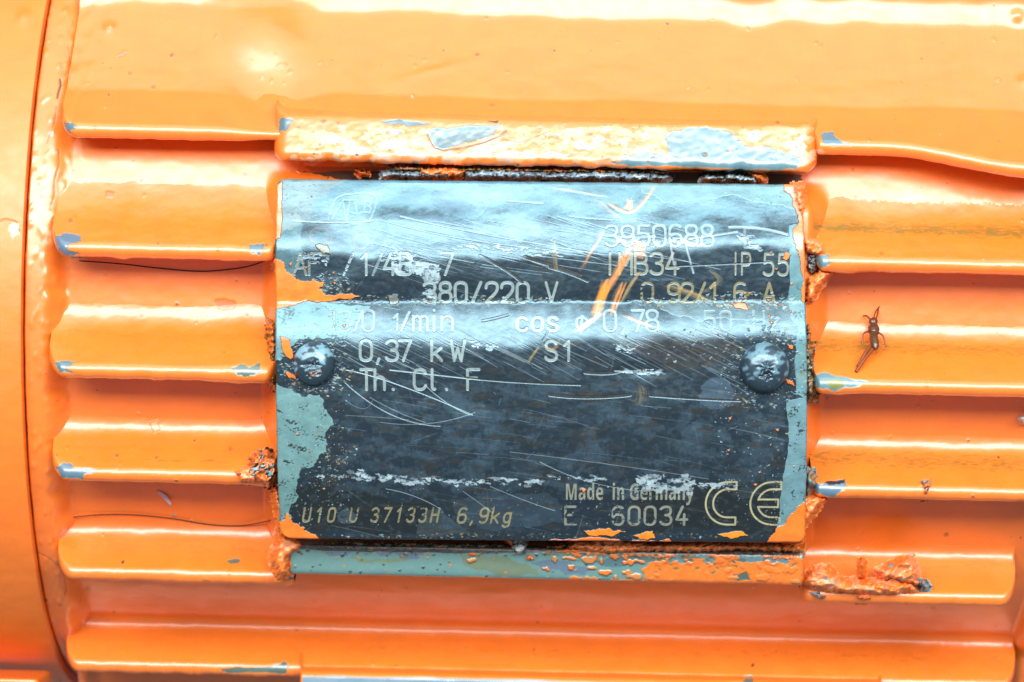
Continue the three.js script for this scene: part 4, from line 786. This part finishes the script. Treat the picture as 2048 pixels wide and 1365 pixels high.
// left edge of the plate
crust([[545, 500], [560, 506], [566, 530], [556, 548], [544, 530]], flat(-26), 18, [['o', 0.5], ['p', 0.5]], { fine: 8 });
crust([[536, 640], [552, 650], [556, 700], [552, 780], [540, 770], [534, 700]], flat(-44), 24, [['k', 0.3], ['v', 0.25], ['o', 0.35], ['t', 0.1]], { fine: 6, tidy: 0.25 });
crust([[505, 912], [535, 900], [556, 915], [556, 960], [540, 975], [500, 960], [488, 945]], flat(-66), 22, [['r', 0.3], ['o', 0.25], ['k', 0.25], ['t', 0.2]], { fine: 12, tidy: 0.25 });
crust([[468, 942], [500, 930], [520, 950], [510, 968], [478, 966]], flat(-64), 14, [['p', 0.5], ['o', 0.4], ['b', 0.1]], { fine: 7 });
crust([[540, 970], [560, 980], [572, 1030], [586, 1076], [560, 1070], [548, 1010]], flat(-96), 18, [['o', 0.8], ['r', 0.2]], { fine: 8 });
crust([[556, 1062], [600, 1076], [620, 1092], [580, 1120], [582, 1150], [555, 1160], [540, 1120]], flat(-136), 22, [['o', 0.75], ['p', 0.25]], { fine: 16, tidy: 0.5, oct: 2, edge: 14 });
// gap below the plate
crust([[640, 1080], [800, 1082], [1000, 1084], [1030, 1096], [900, 1100], [760, 1096], [640, 1092]], flat(-138), 22, [['k', 0.45], ['v', 0.2], ['t', 0.2], ['o', 0.15]], { fine: 6, tidy: 0.15, long: 2.4 });
crust([[1090, 1086], [1260, 1088], [1520, 1092], [1560, 1098], [1400, 1104], [1090, 1100]], flat(-138), 22, [['k', 0.4], ['v', 0.2], ['o', 0.25], ['t', 0.15]], { fine: 6, tidy: 0.15, long: 2.4 });
crust([[1000, 1076], [1022, 1072], [1034, 1084], [1026, 1094], [1010, 1084]], flat(-120), 16, [['o', 0.6], ['p', 0.4]], { fine: 8, step: 1.6 });
crust([[1024, 1076], [1050, 1074], [1056, 1100], [1042, 1114], [1022, 1104]], flat(-124), 22, [['w', 0.5], ['g', 0.35], ['v', 0.15]], { fine: 6, step: 1.6, label: 'pale grey lump of grit stuck below the nameplate' });
crust([[1046, 1106], [1072, 1108], [1070, 1122], [1048, 1124]], flat(-134), 14, [['o', 0.7], ['p', 0.3]], { fine: 9, step: 1.6 });
crust([[1100, 1096], [1200, 1090], [1290, 1098], [1270, 1114], [1180, 1112], [1110, 1112]], flat(-142), 14, [['o', 0.7], ['p', 0.3]], { fine: 12 });
crust([[1150, 1078], [1230, 1074], [1300, 1084], [1420, 1082], [1500, 1086], [1540, 1084], [1590, 1090], [1600, 1106], [1480, 1102], [1380, 1108], [1290, 1104], [1220, 1110], [1130, 1100]], flat(-124), 18, [['k', 0.16], ['v', 0.1], ['o', 0.44], ['p', 0.3]], { fine: 11, tidy: 0.3, long: 1.01 });
crust([[600, 1086], [700, 1090], [800, 1092], [870, 1090], [860, 1102], [740, 1104], [640, 1100]], flat(-140), 16, [['k', 0.3], ['t', 0.4], ['o', 0.2], ['w', 0.1]], { fine: 8, tidy: 0.3, long: 1.8 });
crust([[1520, 1112], [1560, 1106], [1604, 1106], [1600, 1124], [1545, 1126]], flat(-144), 14, [['o', 0.75], ['p', 0.25]], { fine: 14 });
// torn paint on the fin at the lower right
const zl = (x, y) => -184 - (y - 1150) * 0.35;
crust([[1596, 1160], [1630, 1134], [1662, 1130], [1680, 1156], [1740, 1160], [1790, 1150], [1836, 1166], [1850, 1190], [1790, 1196], [1720, 1196], [1660, 1192], [1620, 1186]], zl, 34, [['r', 0.06], ['o', 0.42], ['p', 0.42], ['b', 0.1]], { fine: 13, tidy: 0.1, oct: 2, edge: 16, step: 1.8, label: 'lump of torn crumpled orange paint on the fin' });
crust([[1752, 1140], [1790, 1118], [1826, 1112], [1836, 1140], [1846, 1176], [1800, 1170], [1760, 1160]], zl, 40, [['b', 0.12], ['o', 0.4], ['p', 0.48]], { fine: 15, tidy: 0.2, oct: 2, edge: 14, step: 1.8 });
crust([[1720, 1120], [1728, 1118], [1730, 1152], [1718, 1156]], zl, 44, [['o', 0.6], ['p', 0.4]], { fine: 14, oct: 1, edge: 5 });
crust([[1612, 1182], [1640, 1186], [1660, 1196], [1636, 1198]], flat(-192), 12, [['b', 0.5], ['k', 0.3], ['o', 0.2]], { fine: 7 });
crust([[1710, 1192], [1745, 1190], [1742, 1202], [1716, 1204]], flat(-200), 12, [['o', 0.7], ['r', 0.3]], { fine: 8 });
crust([[1836, 1160], [1852, 1166], [1860, 1178], [1842, 1178]], flat(-176), 8, [['k', 0.4], ['t', 0.6]], { fine: 7 });
crust([[1842, 960], [1864, 958], [1866, 976], [1856, 996], [1846, 1000]], flat(-78), 12, [['t', 0.35], ['k', 0.15], ['o', 0.5]], { fine: 7 });
crust([[2036, 832], [2060, 826], [2060, 850], [2040, 850]], flat(-130), 20, [['w', 0.8], ['g', 0.2]], { fine: 8 });

// ---------------------------------------------------------------- loose things on the motor
function thing(name, label, category, group) { const g = new THREE.Group(); g.name = name; g.userData = { label, category }; if (group) g.userData.group = group; scene.add(g); return g; }
const at = (px, py, z) => { const [X, Y] = solve(px, py, () => z); return W3(X, Y, z); };
const floorAt = (px, py) => { const [, Y, Z] = M(px, py, zFloor); return Z; };
function hair(n, label, pts, r, color) {
  const v = pts.map(([x, y, dz]) => at(x, y, floorAt(x, y) + dz));
  const base = v[0].clone(), curve = new THREE.CatmullRomCurve3(v.map((p) => p.sub(base)));
  const g = thing(n ? 'bristle_hair_' + String(n).padStart(3, '0') : 'bristle_hair', label, 'hair', 'dark brush hairs stuck in the paint');
  g.position.copy(base);
  const m = new THREE.Mesh(new THREE.TubeGeometry(curve, 60, r * S, 6), new THREE.MeshStandardMaterial({ color, roughness: 0.5 }));
  m.name = 'strand'; m.castShadow = true; g.add(m);
}
hair(0, 'thin dark hair sagging below the second fin left of the nameplate', [[158, 522, 30], [240, 528, 14], [320, 537, 8], [400, 543, 6], [450, 540, 8], [500, 532, 14], [546, 515, 34]], 1.3, 0x1c0f08);
hair(1, 'dark wavy hair lying across the lowest valley left of the nameplate', [[146, 1035, 12], [200, 1030, 6], [260, 1030, 5], [340, 1037, 5], [420, 1050, 6], [480, 1052, 8], [530, 1044, 16], [560, 1034, 40]], 1.2, 0x2a1c14);
hair(2, 'short dark hair under the third fin left of the nameplate', [[225, 749, 40], [280, 754, 24], [350, 756, 20], [430, 755, 24]], 1.3, 0x1c0f08);
{
  const c = at(328, 996, floorAt(328, 996) + 4), g = thing('paint_flake', 'small pale curled flake in the valley below the fourth left fin', 'flake');
  g.position.copy(c);
  const sh = new THREE.Shape(); sh.moveTo(-13, -14); sh.quadraticCurveTo(4, -12, 14, 12); sh.quadraticCurveTo(12, 16, 10, 12); sh.quadraticCurveTo(0, 2, -13, -14);
  const e = new THREE.ExtrudeGeometry(sh, { depth: 2, bevelEnabled: true, bevelSize: 1.2, bevelThickness: 1.2, bevelSegments: 3, curveSegments: 12 });
  e.scale(S, -S, S); const ix = []; for (let i = 0; i < e.attributes.position.count; i += 3) ix.push(i, i + 2, i + 1); e.setIndex(ix); e.computeVertexNormals();
  const m = new THREE.Mesh(e, new THREE.MeshStandardMaterial({ color: 0xcfc6d6, roughness: 0.5 })); m.name = 'flake_chip'; m.rotation.x = 0.25; m.castShadow = true; g.add(m);
}
{ // dried insect on the fin right of the plate
  const z = floorAt(1745, 660) + 40, c = at(1745, 674, z), g = thing('dead_insect', 'dried brown winged insect stuck on the fin right of the nameplate', 'insect');
  g.position.copy(c); g.rotation.x = -0.62; g.scale.set(1, 1.2, 1);
  const brown = new THREE.MeshPhysicalMaterial({ color: 0x523422, roughness: 0.22 }), pale = new THREE.MeshPhysicalMaterial({ color: 0x7a3c14, roughness: 0.4 });
  const ball = (x, y, zz, sx, sy, sz, rot = 0) => { const q = new THREE.SphereGeometry(1, 20, 14), p = q.attributes.position; for (let i = 0; i < p.count; i++) { const k = 1 + 0.1 * n3(p.getX(i) * 2 + x, p.getY(i) * 2, p.getZ(i) * 2); p.setXYZ(i, p.getX(i) * k, p.getY(i) * k, p.getZ(i) * k); } q.scale(sx * S, sy * S, sz * S); q.rotateZ(rot); q.translate(x * S, -y * S, zz * S); q.computeVertexNormals(); return q; };
  const add = (n, q, m) => { const o = new THREE.Mesh(q, m); o.name = n; o.castShadow = true; g.add(o); };
  add('head', ball(4, -27, 8, 9, 8, 8), brown);
  add('thorax', ball(3, -10, 9, 12, 13, 11), brown);
  add('abdomen', ball(2, 12, 8, 9, 20, 9, 0.1), brown);
  const leg = (pts, r = 1.8) => new THREE.TubeGeometry(new THREE.CatmullRomCurve3(pts.map(([x, y, zz]) => new THREE.Vector3(x * S, -y * S, zz * S))), 16, r * S, 6);
  let k = 0;
  for (const pts of [[[8, -28, 8], [14, -42, 6], [18, -56, 2]], [[0, -30, 8], [-8, -40, 6], [-14, -44, 0]], [[-6, -8, 6], [-18, -2, 8], [-22, 16, 0]], [[10, -6, 6], [20, 2, 8], [26, 22, 0]], [[-2, 16, 4], [-16, 34, 6], [-36, 62, 0]], [[0, 26, 4], [-20, 48, 5], [-40, 72, 0]]]) add(k ? 'leg_' + String(k).padStart(3, '0') : 'leg', leg(pts, k++ > 3 ? 3.4 : 1.8), pale);
  add('antenna', leg([[5, -33, 8], [10, -46, 10], [20, -60, 6]], 1.2), brown);
}
renderer.render(scene, camera);
